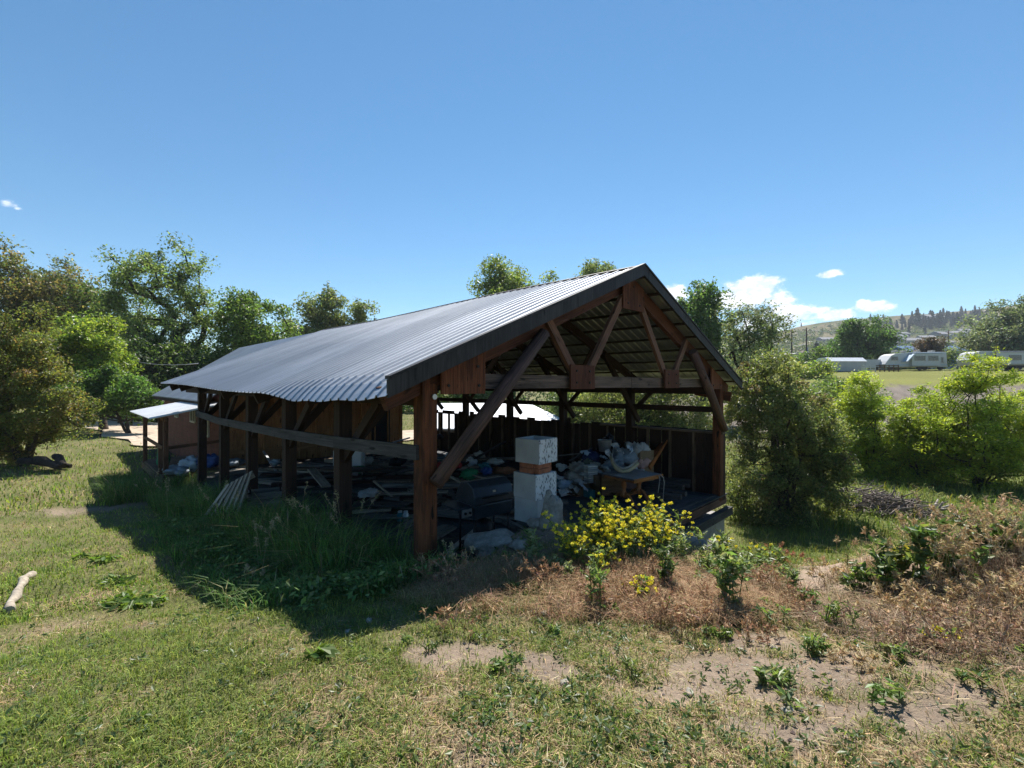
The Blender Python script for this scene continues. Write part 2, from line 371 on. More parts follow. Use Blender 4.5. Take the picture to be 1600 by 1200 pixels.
for nm, c in dict(red=(.30, .03, .03), blue=(.03, .07, .22), teal=(.03, .17, .20), green=(.02, .16, .07), card=(.17, .125, .08), paper=(.40, .41, .42), navy=(.02, .03, .09),
                  cloth=(.30, .27, .23), tarp=(.17, .21, .25), hose=(.40, .33, .20), olive=(.12, .13, .09), pink=(.35, .22, .20), blueroof=(.045, .10, .20), greyroof=(.20, .20, .21), cream=(.55, .53, .48),
                  bluegrey=(.35, .43, .52), tyre=(.02, .02, .02), rust=(.17, .07, .035)).items():
    M[nm] = m_plain(nm, c, .65, 0, .2, 7)

# ------------------------------------------------------------------ ground sheet
def ell(x, y, cx, cy, rx, ry, rot=0.0):
    c, s = math.cos(rot), math.sin(rot); dx, dy = x-cx, y-cy
    return np.sqrt(((dx*c+dy*s)/rx)**2+((-dx*s+dy*c)/ry)**2)
ROADC = [(-60, 60), (-44, 46), (-29, 33), (-18.2, 24.2), (-13.5, 23.3), (-8, 27), (-2, 36)]
def seg_dist(x, y, pts):
    best = np.full(np.shape(x), 1e9)
    for (ax, ay), (bx, by) in zip(pts[:-1], pts[1:]):
        dx, dy = bx-ax, by-ay; t = np.clip(((x-ax)*dx+(y-ay)*dy)/(dx*dx+dy*dy), 0, 1)
        best = np.minimum(best, np.hypot(x-ax-t*dx, y-ay-t*dy))
    return best
DIRT = [(-.25, 2.92, .62, .26, -.12), (.15, 2.78, .4, .2, 0), (1.42, 2.75, .85, .42, .1), (1.95, 2.35, .7, .28, .1), (2.9, 4.5, .7, .4, .2), (3.3, 4.25, .6, .3, 0), (1.3, 2.2, .5, .15, 0), (1.75, 3.3, .4, .25, .4), (3.2, 4.75, 1.1, .38, .15), (4.6, 4.8, 1.4, .35, .0), 
        (2.6, 4.45, .6, .35, .3), (-9.7, 11.0, 1.3, .4, .6), (.4, 5.9, 1.1, .8, .6)]
def masks(x, y):
    """dirt 0..1, dry 0..1, meadow 0..1"""
    n1 = fbm(x*1.3, y*1.3, 21); n2 = fbm(x*4.5, y*4.5, 22); n3 = fbm(x*.35, y*.35, 23)
    d = np.zeros(np.shape(x))
    for e in DIRT: d = np.maximum(d, sstep(1.2-ell(x, y, *e)+(n2-.5)*1.5+(fbm(x*11, y*11, 24)-.5)*.8, -.1, .75))
    near = sstep(9-np.hypot(x, y), 0, 5)
    d = np.maximum(d, sstep(n2*.55+n1*.45, .56, .74)*near*.8)
    right = sstep(x-.2*(y-3)*0+(n1-.5)*1.1, -.1, .9)*sstep(7.5-y, 0, 1.5)
    dry = np.clip(.27+(n1-.5)*2.0+(n2-.5)*1.0, 0, 1)*(.5+.5*near)
    dry = np.maximum(dry, right*np.clip(.72+(n2-.5)*1.4, 0, 1))
    mead = sstep(x-.45*y+.3, .2, 1.2)*sstep(y, 7, 9)
    return d, np.clip(dry, 0, 1), mead
def ground_col(x, y):
    d, dry, mead = masks(x, y); r = np.hypot(x, y)
    n = fbm(x*2.2, y*2.2, 31)[..., None]; nf = fbm(x*.12, y*.12, 33)[..., None]
    soil = np.array([.25, .195, .15])*(.75+.5*n); straw = np.array([.27, .205, .12])*(.7+.6*n); green = np.array([.12, .125, .05])*(.7+.6*n)
    mound = sstep(x, 2.0, 3.4)*sstep(6.5-y, 0, 1)
    soil = soil+(np.array([.37, .285, .22])-soil)*mound[..., None]
    c = green+(straw-green)*(dry*.85)[..., None]; c = c+(soil-c)*d[..., None]
    yel = np.array([.115, .135, .036])*(.6+.8*fbm(x*.5, y*.5, 35)[..., None]); c = c+(yel-c)*(mead*.85)[..., None]
    far = sstep(y, 24, 34)*sstep(x, 6, 14)
    bank = np.array([.17, .145, .125])*(.55+.9*n); fieldc = np.array([.16, .165, .045])*(.8+.4*nf)
    farc = bank+(fieldc-bank)*sstep(y+.2*(x-38)+(n[..., 0]-.5)*8, 53, 57)[..., None]
    c = c+(farc-c)*far[..., None]
    farm = sstep(r, 95, 160)[..., None]; c = c+(np.array([.075, .085, .035])*(.6+.8*nf)-c)*farm
    s, t = toB(x, y); inb = (sstep(s, -.5, .4)*sstep(9.2-s, 0, .8)*sstep(t, -.1, .8)*sstep(24-t, 0, 1))[..., None]
    c = c+(np.array([.10, .085, .07])-c)*inb
    return c
def build_ground():
    rr = np.concatenate([[0.0], np.geomspace(.5, 1500, 290)]); na = 760
    front = np.linspace(-58, 58, 561); back = np.linspace(58, 302, na-560)[1:-1]
    az = np.radians(np.concatenate([front, back])); na = len(az)
    X = rr[1:, None]*np.sin(az)[None]; Y = rr[1:, None]*np.cos(az)[None]
    x = np.append(X.ravel(), 0); y = np.append(Y.ravel(), 0)
    z = ground(x, y); v = np.stack([x, y, z], 1)
    nr = len(rr)-1; i = np.arange(nr-1)[:, None]*na; k = np.arange(na)[None]; k2 = (k+1) % na
    quads = np.stack([i+k, i+na+k, i+na+k2, i+k2], -1).reshape(-1, 4)[:, ::-1]
    k = np.arange(na); tris = np.stack([np.full(na, nr*na), k, (k+1) % na], 1)[:, ::-1]
    def f(t):
        c = t.n('ShaderNodeAttribute', attribute_name='Col').outputs[0]
        co = t.n('ShaderNodeTexCoord').outputs['Object']
        n = t.noise(co, 26, 6, .7); n2 = t.noise(co, 140, 3, .6); n3 = t.noise(co, 6, 5, .6)
        v = t.math('ADD', t.math('MULTIPLY', n, .6), t.math('MULTIPLY', n2, .4))
        c = t.mix(1.0, c, t.ramp(v, [(.3, (.55, .53, .5)), (.5, (.95, .95, .95)), (.7, (1.45, 1.42, 1.38))]), 'MULTIPLY')
        peb = t.n('ShaderNodeTexVoronoi', i={'Vector': co, 'Scale': 30.0}); pm = t.math('MULTIPLY', t.smooth(peb.outputs['Distance'], .30, .16), t.smooth(n3, .52, .62))
        c = t.mix(t.math('MULTIPLY', pm, .55), c, (.36, .33, .29))
        h = t.math('ADD', t.math('ADD', n, t.math('MULTIPLY', n2, .35)), t.math('MULTIPLY', pm, .4))
        return bsdf(t, c, .97, bump=h, bstr=.9, bdist=.03, spec=.1)
    me = np_mesh('ground', v, [quads, tris], mat('ground_soil', f), ground_col(x, y), True)
    tag(link('ground', me), kind='structure')
build_ground()
def build_road():
    pts = [Vector((*p, 0)) for p in ROADC]; dense = []
    for i in range(len(pts)-1):
        p0, p1, p2, p3 = pts[max(i-1, 0)], pts[i], pts[i+1], pts[min(i+2, len(pts)-1)]
        for k in range(14):
            t = k/14; dense.append(.5*((2*p1)+(p2-p0)*t+(2*p0-5*p1+4*p2-p3)*t*t+(3*p1-p0-3*p2+p3)*t**3))
    n = len(dense); vs = []
    for i in range(n):
        d = (dense[min(i+1, n-1)]-dense[max(i-1, 0)]).normalized(); s = Vector((-d.y, d.x, 0))
        w = 1.75+.3*math.sin(i*.9)
        for k in range(9):
            q = dense[i]+s*((k-4)/4*w); vs.append((q.x, q.y, 0))
    vs = np.array(vs); vs[:, 2] = ground(vs[:, 0], vs[:, 1])+.07
    fs = np.array([(i*9+k, i*9+k+1, (i+1)*9+k+1, (i+1)*9+k) for i in range(n-1) for k in range(8)])[:, ::-1]
    tag(link('road', np_mesh('road', vs, [fs], m_plain('sandy_gravel', (.42, .335, .26), .97, var=.25, scale=3, bump=.5), None, True)), kind='structure')
build_road()

# ------------------------------------------------------------------ blades and leaves
def norm(a): return a/np.maximum(np.linalg.norm(a, axis=-1, keepdims=True), 1e-9)
def blades(p, h, w, lean, col, rs, droop=.0):
    n = len(p); a = rs.rand(n)*2*np.pi; b = a+np.pi/2+rs.randn(n)*.5
    side = np.stack([np.cos(a), np.sin(a), np.zeros(n)], 1)*(w/2)[:, None]
    ld = np.stack([np.cos(b), np.sin(b), np.zeros(n)], 1)*(lean*h)[:, None]
    up = np.zeros((n, 3)); up[:, 2] = h
    mid = p+up*.55+ld*.3; tip = p+up*(1-.35*np.minimum(lean, 1.6))[:, None]*.95+ld; tip[:, 2] -= droop*h
    v = np.stack([p-side, p+side, mid+side*.8, mid-side*.8, tip], 1).reshape(-1, 3)
    i = np.arange(n)[:, None]*5
    return v, i+np.array([[0, 1, 2, 3]]), i+np.array([[3, 2, 4]]), np.repeat(col, 5, 0)
def leaves(c, L, aspect, rs, bias=(0, 0, .5), tang=None, jitter=1.0):
    n = len(c); nn = norm(rs.randn(n, 3)*jitter+np.array(bias)); t = rs.randn(n, 3) if tang is None else tang+rs.randn(n, 3)*.35
    t = norm(t-nn*(t*nn).sum(1, keepdims=True)); b = np.cross(nn, t)
    L = np.broadcast_to(L, (n,))[:, None]; Wd = L*aspect
    v = np.stack([c-t*L*.5, c+b*Wd*.5+t*L*.06, c+t*L*.5-nn*L*.08, c-b*Wd*.5+t*L*.06], 1).reshape(-1, 3)
    return v, np.arange(n)[:, None]*4+np.array([[0, 1, 2, 3]])
def pal(n, rs, cols, wts, var=.22):
    c = np.array(cols)[rs.choice(len(cols), n, p=np.array(wts)/np.sum(wts))]
    return np.clip(c*(1+rs.randn(n, 1)*var)*(1+rs.randn(n, 3)*.07), .004, .9)
class Acc:
    def __init__(s): s.v = []; s.f = {}; s.c = []; s.n = 0
    def add(s, v, fs, c):
        for f in fs: s.f.setdefault(f.shape[1], []).append(f+s.n)
        s.v.append(v); s.c.append(c); s.n += len(v)
    def mesh(s, name, mat, smooth=False): return np_mesh(name, np.concatenate(s.v), [np.concatenate(x) for x in s.f.values()], mat, np.concatenate(s.c), smooth)
    def blades(s, *a, **k): v, f4, f3, c = blades(*a, **k); s.add(v, [f4, f3], c)
def polar(n, r0, r1, a0, a1, rs, pw=1.5):
    u = rs.rand(n); e = 2-pw
    r = (r0**e+u*(r1**e-r0**e))**(1/e) if abs(e) > 1e-6 else r0*(r1/r0)**u
    a = np.radians(a0+(a1-a0)*rs.rand(n)); return r*np.sin(a), r*np.cos(a)
def outside_barn(x, y, m=.05):
    s, t = toB(x, y)
    inb = (s > -m) & (s < 8.7) & (t > .15) & (t < 12.6); inw = (s > .8) & (s < 7.6) & (t > 12) & (t < 23.4); inp = (s > -1) & (s < .9) & (t > 11.6) & (t < 16.6)
    return ~(inb | inw | inp) & (seg_dist(x, y, ROADC) > 1.75)
GREENS = [(.19, .235, .05), (.145, .195, .045), (.26, .28, .065), (.11, .17, .05)]
STRAWS = [(.44, .34, .19), (.36, .26, .15), (.28, .19, .115), (.50, .42, .27)]
def grass_stuff():
    rs = np.random.RandomState(5); A = Acc()
    for (n, r0, r1, h0, h1, w0, w1, pw) in ((200000, 1.7, 6.5, .020, .070, .0026, .0056, 2.1), (105000, 6.0, 16, .04, .11, .006, .011, 2.0), (70000, 15, 48, .08, .2, .016, .03, 1.9)):
        x, y = polar(n, r0, r1, -54, 54, rs, pw); d, dry, mead = masks(x, y)
        clump = fbm(x*5.5, y*5.5, 41); keep = outside_barn(x, y) & (rs.rand(n) > d*.93) & (rs.rand(n) < .25+1.25*clump) & ~((x > 6) & (y > 34))
        x, y, dry, mead, clump, d = [a[keep] for a in (x, y, dry, mead, clump, d)]; n = len(x)
        isdry = rs.rand(n) < dry*.8
        z = ground(x, y)
        h = (h0+(h1-h0)*rs.rand(n))*(.55+.9*clump)*np.where(isdry, .8, 1.0)*(1+mead*1.3); w = w0+(w1-w0)*rs.rand(n)
        lush = sstep(-x-.35*y+.2*0, .5, 3)[:, None]
        g = pal(n, rs, GREENS, [4, 3, 3, 2], .34); g = g*(1+lush*np.array([.12, .22, .0])); st = pal(n, rs, STRAWS, [3, 4, 3, 1.5], .32)
        yel = pal(n, rs, [(.27, .26, .04), (.15, .20, .045), (.12, .17, .04)], [2, 4, 3])
        c = np.where(isdry[:, None], st, g); c = np.where((rs.rand(n) < mead*.75)[:, None], yel, c)
        lean = np.where(isdry, .9+rs.rand(n)*1.6, .2+rs.rand(n)*.9)
        A.blades(np.stack([x, y, z-.004], 1), h, w, lean, c, rs)
    tag(link('grass', A.mesh('grass', M['grass'])), kind='stuff', label='short patchy green and straw coloured grass on the open ground', cat='grass')
    # tall shaded grass along the open side of the barn and round the porch
    A = Acc()
    for (n, s0, s1, t0, t1, h0, h1) in ((17000, -.95, .18, .35, 7.5, .25, .84), (7000, -1.2, .05, 7.2, 11.6, .3, .75), (4500, -1.9, -.95, 10.6, 14.0, .35, .85), (9000, -1.7, -.7, .0, 7, .08, .30), (3000, -.9, .1, -.35, .8, .12, .36)):
        s = s0+(s1-s0)*rs.rand(n); t = t0+(t1-t0)*rs.rand(n); x = P0[0]+s*U[0]+t*V[0]; y = P0[1]+s*U[1]+t*V[1]
        k = (rs.rand(n) < -.25+1.9*fbm(x*2.4, y*2.4, 44)) & ~((t > 11.5) & (s > -1.0)); x, y, s, t = x[k], y[k], s[k], t[k]; n = len(x)
        h = (h0+(h1-h0)*rs.rand(n)**1.4)*(.25+1.5*fbm(x*1.9, y*1.9, 45))
        A.blades(np.stack([x, y, ground(x, y)-.01], 1), h, .006+.008*rs.rand(n), .25+rs.rand(n)*.9, pal(n, rs, [(.11, .20, .05), (.16, .25, .06), (.085, .15, .055), (.30, .26, .13), (.20, .16, .10)], [4, 4, 3, 1.2, .6], .3), rs, droop=.05)
    n = 5200; s = -1.5+1.6*rs.rand(n)**.8; t = -.5+6.5*rs.rand(n); x = P0[0]+s*U[0]+t*V[0]; y = P0[1]+s*U[1]+t*V[1]; k = (rs.rand(n) < -.3+1.9*fbm(x*2.2, y*2.2, 47)) & ((s < -.35) | (t < -.3)); x, y = x[k], y[k]; n = len(x)
    for j in range(5):
        L = .03+.05*rs.rand(n); c = np.stack([x+.05*rs.randn(n), y+.05*rs.randn(n), ground(x, y)+.02+.22*rs.rand(n)**1.5], 1); v, f = leaves(c, L, .5, rs, (0, 0, 1.2)); A.add(v, [f], np.repeat(pal(n, rs, [(.12, .19, .06), (.09, .15, .05), (.16, .22, .08)], [3, 3, 2]), 4, 0))
    tag(link('tall_grass', A.mesh('tall_grass', M['grass'])), kind='stuff', label='tall lush green grass along the shaded open side of the barn', cat='grass')
    # fine dry cheat grass on the bank, and brown straw over the mound
    A = Acc()
    for (n, cx, cy, rx, ry, h0, h1, cols) in (
            (17000, .65, 4.15, 1.5, .65, .06, .20, [(.36, .235, .14), (.30, .17, .10), (.42, .30, .18)]), (15000, 1.75, 4.2, .8, .65, .07, .2, [(.38, .26, .15), (.30, .18, .10), (.45, .34, .2)]),
            (6000, -.25, 4.05, .8, .45, .05, .15, [(.36, .30, .14), (.30, .2, .1), (.16, .18, .05)]),
            (22000, 3.5, 3.6, 1.2, .9, .04, .15, [(.33, .24, .16), (.25, .17, .12), (.42, .33, .22)]), (22000, 4.3, 3.0, 1.8, 1.1, .04, .16, [(.31, .22, .15), (.22, .155, .115), (.42, .33, .22)]),
            (9000, 2.6, 4.3, .7, .5, .04, .14, [(.40, .30, .19), (.3, .2, .12), (.2, .2, .07)]), (12000, 4.9, 4.5, 1.9, .5, .06, .24, [(.50, .38, .22), (.40, .28, .15), (.3, .2, .12)])):
        a = rs.rand(n)*2*np.pi; q = np.sqrt(rs.rand(n)); x = cx+rx*q*np.cos(a); y = cy+ry*q*np.sin(a); s, t = toB(x, y)
        cl = fbm(x*3.2, y*3.2, 51); k = ((t < -.1) | (s < -.3) | (s > 8.9)) & (rs.rand(n) < -.15+1.7*cl) & (rs.rand(n) > masks(x, y)[0]*.9); x, y, cl = x[k], y[k], cl[k]; n = len(x)
        h = (h0+(h1-h0)*rs.rand(n))*(.5+cl)
        A.blades(np.stack([x, y, ground(x, y)-.004], 1), h, .0022+.0022*rs.rand(n), .4+rs.rand(n)*1.5, pal(n, rs, cols, [4, 3, 2]), rs)
    # lying stalks
    n = 900; x = 2.0+3.6*rs.rand(n); y = 2.2+2.4*rs.rand(n); a = rs.rand(n)*np.pi; L = .06+.16*rs.rand(n)**2; z = ground(x, y)+.015+.05*rs.rand(n)
    d = np.stack([np.cos(a), np.sin(a), rs.randn(n)*.22], 1)*L[:, None]; sd = np.stack([-np.sin(a), np.cos(a), np.zeros(n)], 1)*.0022; p = np.stack([x, y, z], 1)
    A.add(np.stack([p-sd, p+sd, p+d+sd, p+d-sd], 1).reshape(-1, 3), [np.arange(n)[:, None]*4+np.array([[0, 1, 2, 3]])], np.repeat(pal(n, rs, [(.42, .32, .2), (.3, .2, .13)], [1, 1]), 4, 0))
    tag(link('dry_grass', A.mesh('dry_grass', M['straw'])), kind='stuff', label='tangled tan dry grass and straw over the front bank and mound', cat='dry grass')
    # small broad-leaved weeds hugging the soil
    A = Acc(); n = 2100
    x, y = polar(n, 1.8, 6.5, -52, 52, rs, 2.0); d, dry, mead = masks(x, y)
    k = outside_barn(x, y) & (rs.rand(n) < np.where(x > -.3, .95, .3)) & (rs.rand(n) > d*.75); x, y = x[k], y[k]; n = len(x)
    for j in range(11):
        a = rs.rand(n)*2*np.pi; L = .018+.030*rs.rand(n); off = .022*rs.rand(n)
        c = np.stack([x+np.cos(a)*(L*.5+off), y+np.sin(a)*(L*.5+off), ground(x, y)+.008+.035*rs.rand(n)], 1)
        v, f = leaves(c, L, .42, rs, (0, 0, 1.6), np.stack([np.cos(a), np.sin(a), .4*np.ones(n)], 1))
        A.add(v, [f], np.repeat(pal(n, rs, [(.075, .13, .035), (.10, .15, .05), (.06, .10, .04), (.13, .16, .05)], [4, 3, 3, 2]), 4, 0))
    tag(link('weed_cover', A.mesh('weed_cover', M['leaf'])), kind='stuff', label='small green weeds scattered over the bare foreground soil', cat='weeds')
    # gravel and crumbs of soil
    n = 9000; x, y = polar(n, 1.8, 7.5, -40, 54, rs, 2.1); d, dry, mead = masks(x, y); k = outside_barn(x, y) & (rs.rand(n) < d*.9+.02) ; x, y = x[k], y[k]; n = len(x)
    rad = .0025+.012*rs.rand(n)**5; ico = np.array([(1, 0, 0), (-1, 0, 0), (0, 1, 0), (0, -1, 0), (0, 0, 1), (0, 0, -1)], float); fi = np.array([(0, 2, 4), (2, 1, 4), (1, 3, 4), (3, 0, 4), (2, 0, 5), (1, 2, 5), (3, 1, 5), (0, 3, 5)])
    v = (np.stack([x, y, ground(x, y)+rad*.3], 1)[:, None]+ico[None]*rad[:, None, None]*(.6+.7*rs.rand(n, 6, 1))*np.array([1, 1, .65])).reshape(-1, 3)
    me = np_mesh('pebbles', v, [(np.arange(n)[:, None, None]*6+fi[None]).reshape(-1, 3)], M['straw'], np.repeat(pal(n, rs, [(.30, .25, .20), (.42, .38, .33), (.20, .16, .13)], [3, 1.5, 3]), 6, 0))
    tag(link('gravel', me), kind='stuff', label='small stones and crumbs of soil on the bare dirt', cat='gravel')
grass_stuff()

# ------------------------------------------------------------------ the open barn, built in its own frame: x across the gable, y along the ridge, z up from the floor
SPAN, RIDGE, LEN = 8.28, 4.14, 12.4
LP = [0, 2.0, 4.05, 6.15, 8.3, 10.6]; RP = [0, 2.33, 4.66, 7.0, 9.4, 11.8]; TR = [2.15, 4.3, 6.5, 8.7, 10.9]
def rz_(s): return 2.70+.409*(min(s, SPAN-s)+.62)            # top of the roofing above s
def sag(s, t):
    e = max(0, 1-(s+.62)/2.6); return -e*(.16*math.exp(-((t-4.2)/4.2)**2))+.025*math.sin(t*.55)*math.sin(math.pi*min(max((s+.6)/9.5, 0), 1))
def build_barn():
    root = empty('open_barn', 'long open sided timber barn with ribbed grey metal gable roof', 'barn', (P0[0], P0[1], 0), BROT)
    # posts
    for i, t in enumerate(LP):
        if i == 0:
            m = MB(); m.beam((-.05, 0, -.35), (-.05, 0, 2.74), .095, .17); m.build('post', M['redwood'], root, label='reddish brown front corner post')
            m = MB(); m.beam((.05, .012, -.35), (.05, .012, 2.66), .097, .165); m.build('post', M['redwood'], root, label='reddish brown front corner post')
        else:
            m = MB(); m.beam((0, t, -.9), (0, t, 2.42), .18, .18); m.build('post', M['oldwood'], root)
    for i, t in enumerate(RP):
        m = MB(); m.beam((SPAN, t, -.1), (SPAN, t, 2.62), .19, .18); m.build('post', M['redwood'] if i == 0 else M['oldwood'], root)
    # wall plates
    for s in (0, SPAN):
        m = MB(); m.beam((s-.02, .13, 2.53), (s-.02, LEN, 2.53), .10, .22); m.build('wall_plate', M['oldwood'], root)
    # braces along the walls
    for t in LP[1:]:
        m = MB(); m.beam((0, t-.05, 1.62), (0, t-1.0, 2.44), .07, .12); m.build('brace', M['oldwood'], root)
    for t in RP[1:]:
        m = MB(); m.beam((SPAN, t-.05, 1.9), (SPAN, t-.62, 2.45), .07, .10); m.build('brace', M['oldwood'], root)
    m = MB(); m.beam((SPAN+.13, .6, 2.5), (SPAN+.13, -.25, 2.36), .04, .22); m.build('eave_board', M['redwood'], root)
    # roof trusses
    def chord(m, s0, s1, t, depth, top, w=.085):
        m.beam((s0, t, rz_(s0)-top-depth/2), (s1, t, rz_(s1)-top-depth/2), w, depth*.925, up=(0, 0, 1))
    for t in TR+[12.3]:
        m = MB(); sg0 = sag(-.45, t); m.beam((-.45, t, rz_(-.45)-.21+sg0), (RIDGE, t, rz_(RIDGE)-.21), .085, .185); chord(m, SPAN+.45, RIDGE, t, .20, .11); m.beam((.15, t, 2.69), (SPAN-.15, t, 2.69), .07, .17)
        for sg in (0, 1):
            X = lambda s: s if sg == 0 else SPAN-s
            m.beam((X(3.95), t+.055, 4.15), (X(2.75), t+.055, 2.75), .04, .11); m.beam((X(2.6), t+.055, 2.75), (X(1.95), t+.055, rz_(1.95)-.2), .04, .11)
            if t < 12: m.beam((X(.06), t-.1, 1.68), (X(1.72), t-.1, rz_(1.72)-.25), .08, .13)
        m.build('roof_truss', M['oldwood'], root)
    m = MB(); chord(m, -.52, RIDGE, 0, .27, .10, .09); chord(m, SPAN+.5, RIDGE, 0, .27, .10, .09)
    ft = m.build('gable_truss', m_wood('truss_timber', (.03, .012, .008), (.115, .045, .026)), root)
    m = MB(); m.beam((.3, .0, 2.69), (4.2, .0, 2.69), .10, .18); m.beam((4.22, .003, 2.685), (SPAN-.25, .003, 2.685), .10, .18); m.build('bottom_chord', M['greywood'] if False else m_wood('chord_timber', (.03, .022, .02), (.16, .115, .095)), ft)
    wm = m_wood('web_timber', (.035, .02, .016), (.20, .105, .07))
    for sg in (0, 1):
        X = lambda s: s if sg == 0 else SPAN-s
        m = MB(); m.beam((X(3.86), -.075, 4.10), (X(2.80), -.075, 2.72), .06, .13); m.build('web_brace', wm, ft)
        m = MB(); m.beam((X(2.62), -.075, 2.72), (X(1.93), -.075, rz_(1.93)-.19), .06, .12); m.build('web_brace', wm, ft)
        m = MB(); m.tube([(X(.02), -.15, 1.60), (X(.9), -.16, 2.48), (X(1.78), -.15, 3.34)], [.085, .092, .082], 10)
        m.build('knee_brace', m_wood('knee_timber', (.026, .02, .02), (.14, .08, .065)), ft)
        for s0, s1, zb, zt, mt in ((2.38, 2.98, 2.585, 2.94, 'plate'), (.11, .74, 2.545, None, 'plate')):
            top = (lambda s: zt) if zt else (lambda s: rz_(s)-.22)
            pts = [(X(s0), zb), (X(s1), zb), (X(s1), top(s1)), (X(s0), top(s0))]
            m = MB(); m.prism(pts if sg == 0 else pts[::-1], -.135, -.11, lambda x, y, d: (x, d, y)); m.build('gusset_plate', M[mt] if zt else m_wood('grooved_plate', (.04, .013, .008), (.19, .068, .03), streak=2.2), ft)
    m = MB(); m.prism([(3.80, 3.92), (4.48, 3.92), (4.48, 4.33), (4.14, 4.45), (3.80, 4.33)], -.135, -.11, lambda x, y, d: (x, d, y)); m.build('gusset_plate', M['plate'], ft)
    for (s, z) in ((2.52, 2.68), (2.84, 2.68), (2.52, 2.85), (2.84, 2.85), (5.44, 2.68), (5.76, 2.68), (5.44, 2.85), (5.76, 2.85), (3.95, 4.02), (4.33, 4.02), (4.14, 4.32), (.2, 2.64), (.64, 2.64), (.62, 2.86), (8.08, 2.64), (7.64, 2.64)):
        m = MB(); m.tube([(s, -.136, z), (s, -.150, z)], .017, 8); m.build('bolt', M['dark_metal'], ft)
    m = MB(); m.tube([(.05, -.075, 2.52), (.05, -.10, 2.52)], .03, 10); m.build('bolt_plate', M['galv'], root)
    # purlins
    for k in range(9):
        s = -.31+k*.535
        for X in (s, SPAN-s):
            z = lambda t: rz_(s)-(.10 if k == 0 else .065)+sag(X, t)
            m = MB()
            for j in range(6): a, b = -.26+j*2.1, min(-.26+(j+1)*2.1, LEN-.0); m.beam((X, a, z(a)), (X, b, z(b)), .09, .042)
            m.build('purlin', M['oldwood'], root)
    # ribbed roofing
    prof = []
    t = -.32
    while t < LEN-.02:
        prof += [(t, 0), (t+.150, 0), (t+.166, .024), (t+.186, .024), (t+.202, 0)]; t += .2032
    for side in (0, 1):
        ss = [-.66 if side == 0 else -.78, -.60, -.50, -.36, -.2, .2, .8, 1.5, 2.3, 3.2, RIDGE]  # right eave has extra length added to keep a sun strip off the floor
        vs, uv = [], []
        for s in ss:
            X = s if side == 0 else SPAN-s
            for (t, h) in prof:
                bend = 0; 
                if side == 0 and s < -.35:
                    q = (-.35-s)/.31; bend = -.13*q*q*math.exp(-((t-1.0)/1.75)**4)*(1+.06*math.sin(t*7))
                w = .002*math.sin(t*3.1+s)+.0012*math.sin(t*9.7+2*s)
                vs.append((X, t, rz_(X)+sag(X, t)+h+bend+w)); uv.append((s, t))
        n = len(prof); fs = []
        for i in range(len(ss)-1):
            for k in range(n-1): q = (i*n+k, (i+1)*n+k, (i+1)*n+k+1, i*n+k+1); fs.append(q if side else q[::-1])
        m = MB(); m.v = vs; m.f = [list(f) for f in fs]; m.uv = [uv[i] for f in fs for i in f]; m.sm = [False]*len(fs)
        o = m.build('roof_sheet', M['roof'], root)
        sd = o.modifiers.new('thickness', 'SOLIDIFY'); sd.thickness = .004
    m = MB()
    for j in range(12):
        a, b = -.34+j*1.06, -.34+(j+1)*1.06; za, zb = rz_(RIDGE)+.030+sag(RIDGE, a), rz_(RIDGE)+.030+sag(RIDGE, b)
        for sg in (-1, 1):
            m._add([(RIDGE, a, za), (RIDGE, b, zb), (RIDGE+sg*.17, b, zb-.058), (RIDGE+sg*.17, a, za-.058)], [(0, 1, 2, 3) if sg < 0 else (3, 2, 1, 0)], [[(0, a), (0, b), (.17, b), (.17, a)]])
    m.build('ridge_cap', M['paintwood'], root)
    # barge boards on the near rake
    for sg in (0, 1):
        X = lambda s: s if sg == 0 else SPAN-s
        a, b = -.64, RIDGE
        m = MB(); m.prism([(X(a), rz_(X(a))-.165), (X(b), rz_(X(b))-.165), (X(b), rz_(X(b))+.005), (X(a), rz_(X(a))+.005)][::1 if sg == 0 else -1], -.34, -.30, lambda x, y, d: (x, d, y))
        m.build('barge_board', M['paintwood'], root)
        m = MB(); m.prism([(X(a), rz_(X(a))+.010), (X(b), rz_(X(b))+.010), (X(b), rz_(X(b))+.040), (X(a), rz_(X(a))+.040)][::1 if sg == 0 else -1], -.355, -.27, lambda x, y, d: (x, d, y))
        m.build('rake_trim', M['paintwood'], root)
    # long rail on the open left side, sagging between ends
    zz = [(-.02, 1.93), (2.0, 1.865), (4.05, 1.825), (6.15, 1.81), (8.3, 1.80), (10.7, 1.87)]
    m = MB()
    for (t0, z0), (t1, z1) in zip(zz[:-1], zz[1:]): m.beam((-.115, t0, z0), (-.115, t1, z1), .045, .155)
    m.build('side_rail', M['greywood'], root)
    # floor, rim and foundation
    m = MB()
    nb = 30
    for k in range(nb): m.beam((.02+k*8.5/nb+.14, .0 if k > 5 else .9, -.03+R.uniform(-.004, .004)), (.02+k*8.5/nb+.14, LEN+.05, -.03), 8.5/nb-.006, .06)
    m.build('floor_deck', M['floor'], root)
    m = MB(); m.beam((2.0, -.05, -.13), (8.62, -.05, -.13), .05, .17); m.build('rim_board', m_wood('rim_timber', (.05, .03, .025), (.19, .10, .075)), root)
    m = MB(); m.beam((1.2, -.02, .012), (8.62, -.02, .012), .16, .03); m.beam((6.3, .14, .035), (8.6, .03, .035), .13, .025); m.build('edge_plank', M['greywood'], root)
    m = MB(); m.beam((2.6, -.16, -.36), (8.6, -.16, -.36), .14, .18); m.build('sill_beam', M['greywood'], root)
    m = MB(); m.box((7.66, .52, -1.15), 1.9, 1.1, 1.36); m.box((8.5, 6.75, -1.15), .22, 11.3, 1.3); m.build('foundation', M['concrete'], root)
    # half-height plank wall on the far side
    rr = random.Random(4); m = MB(); t = .05
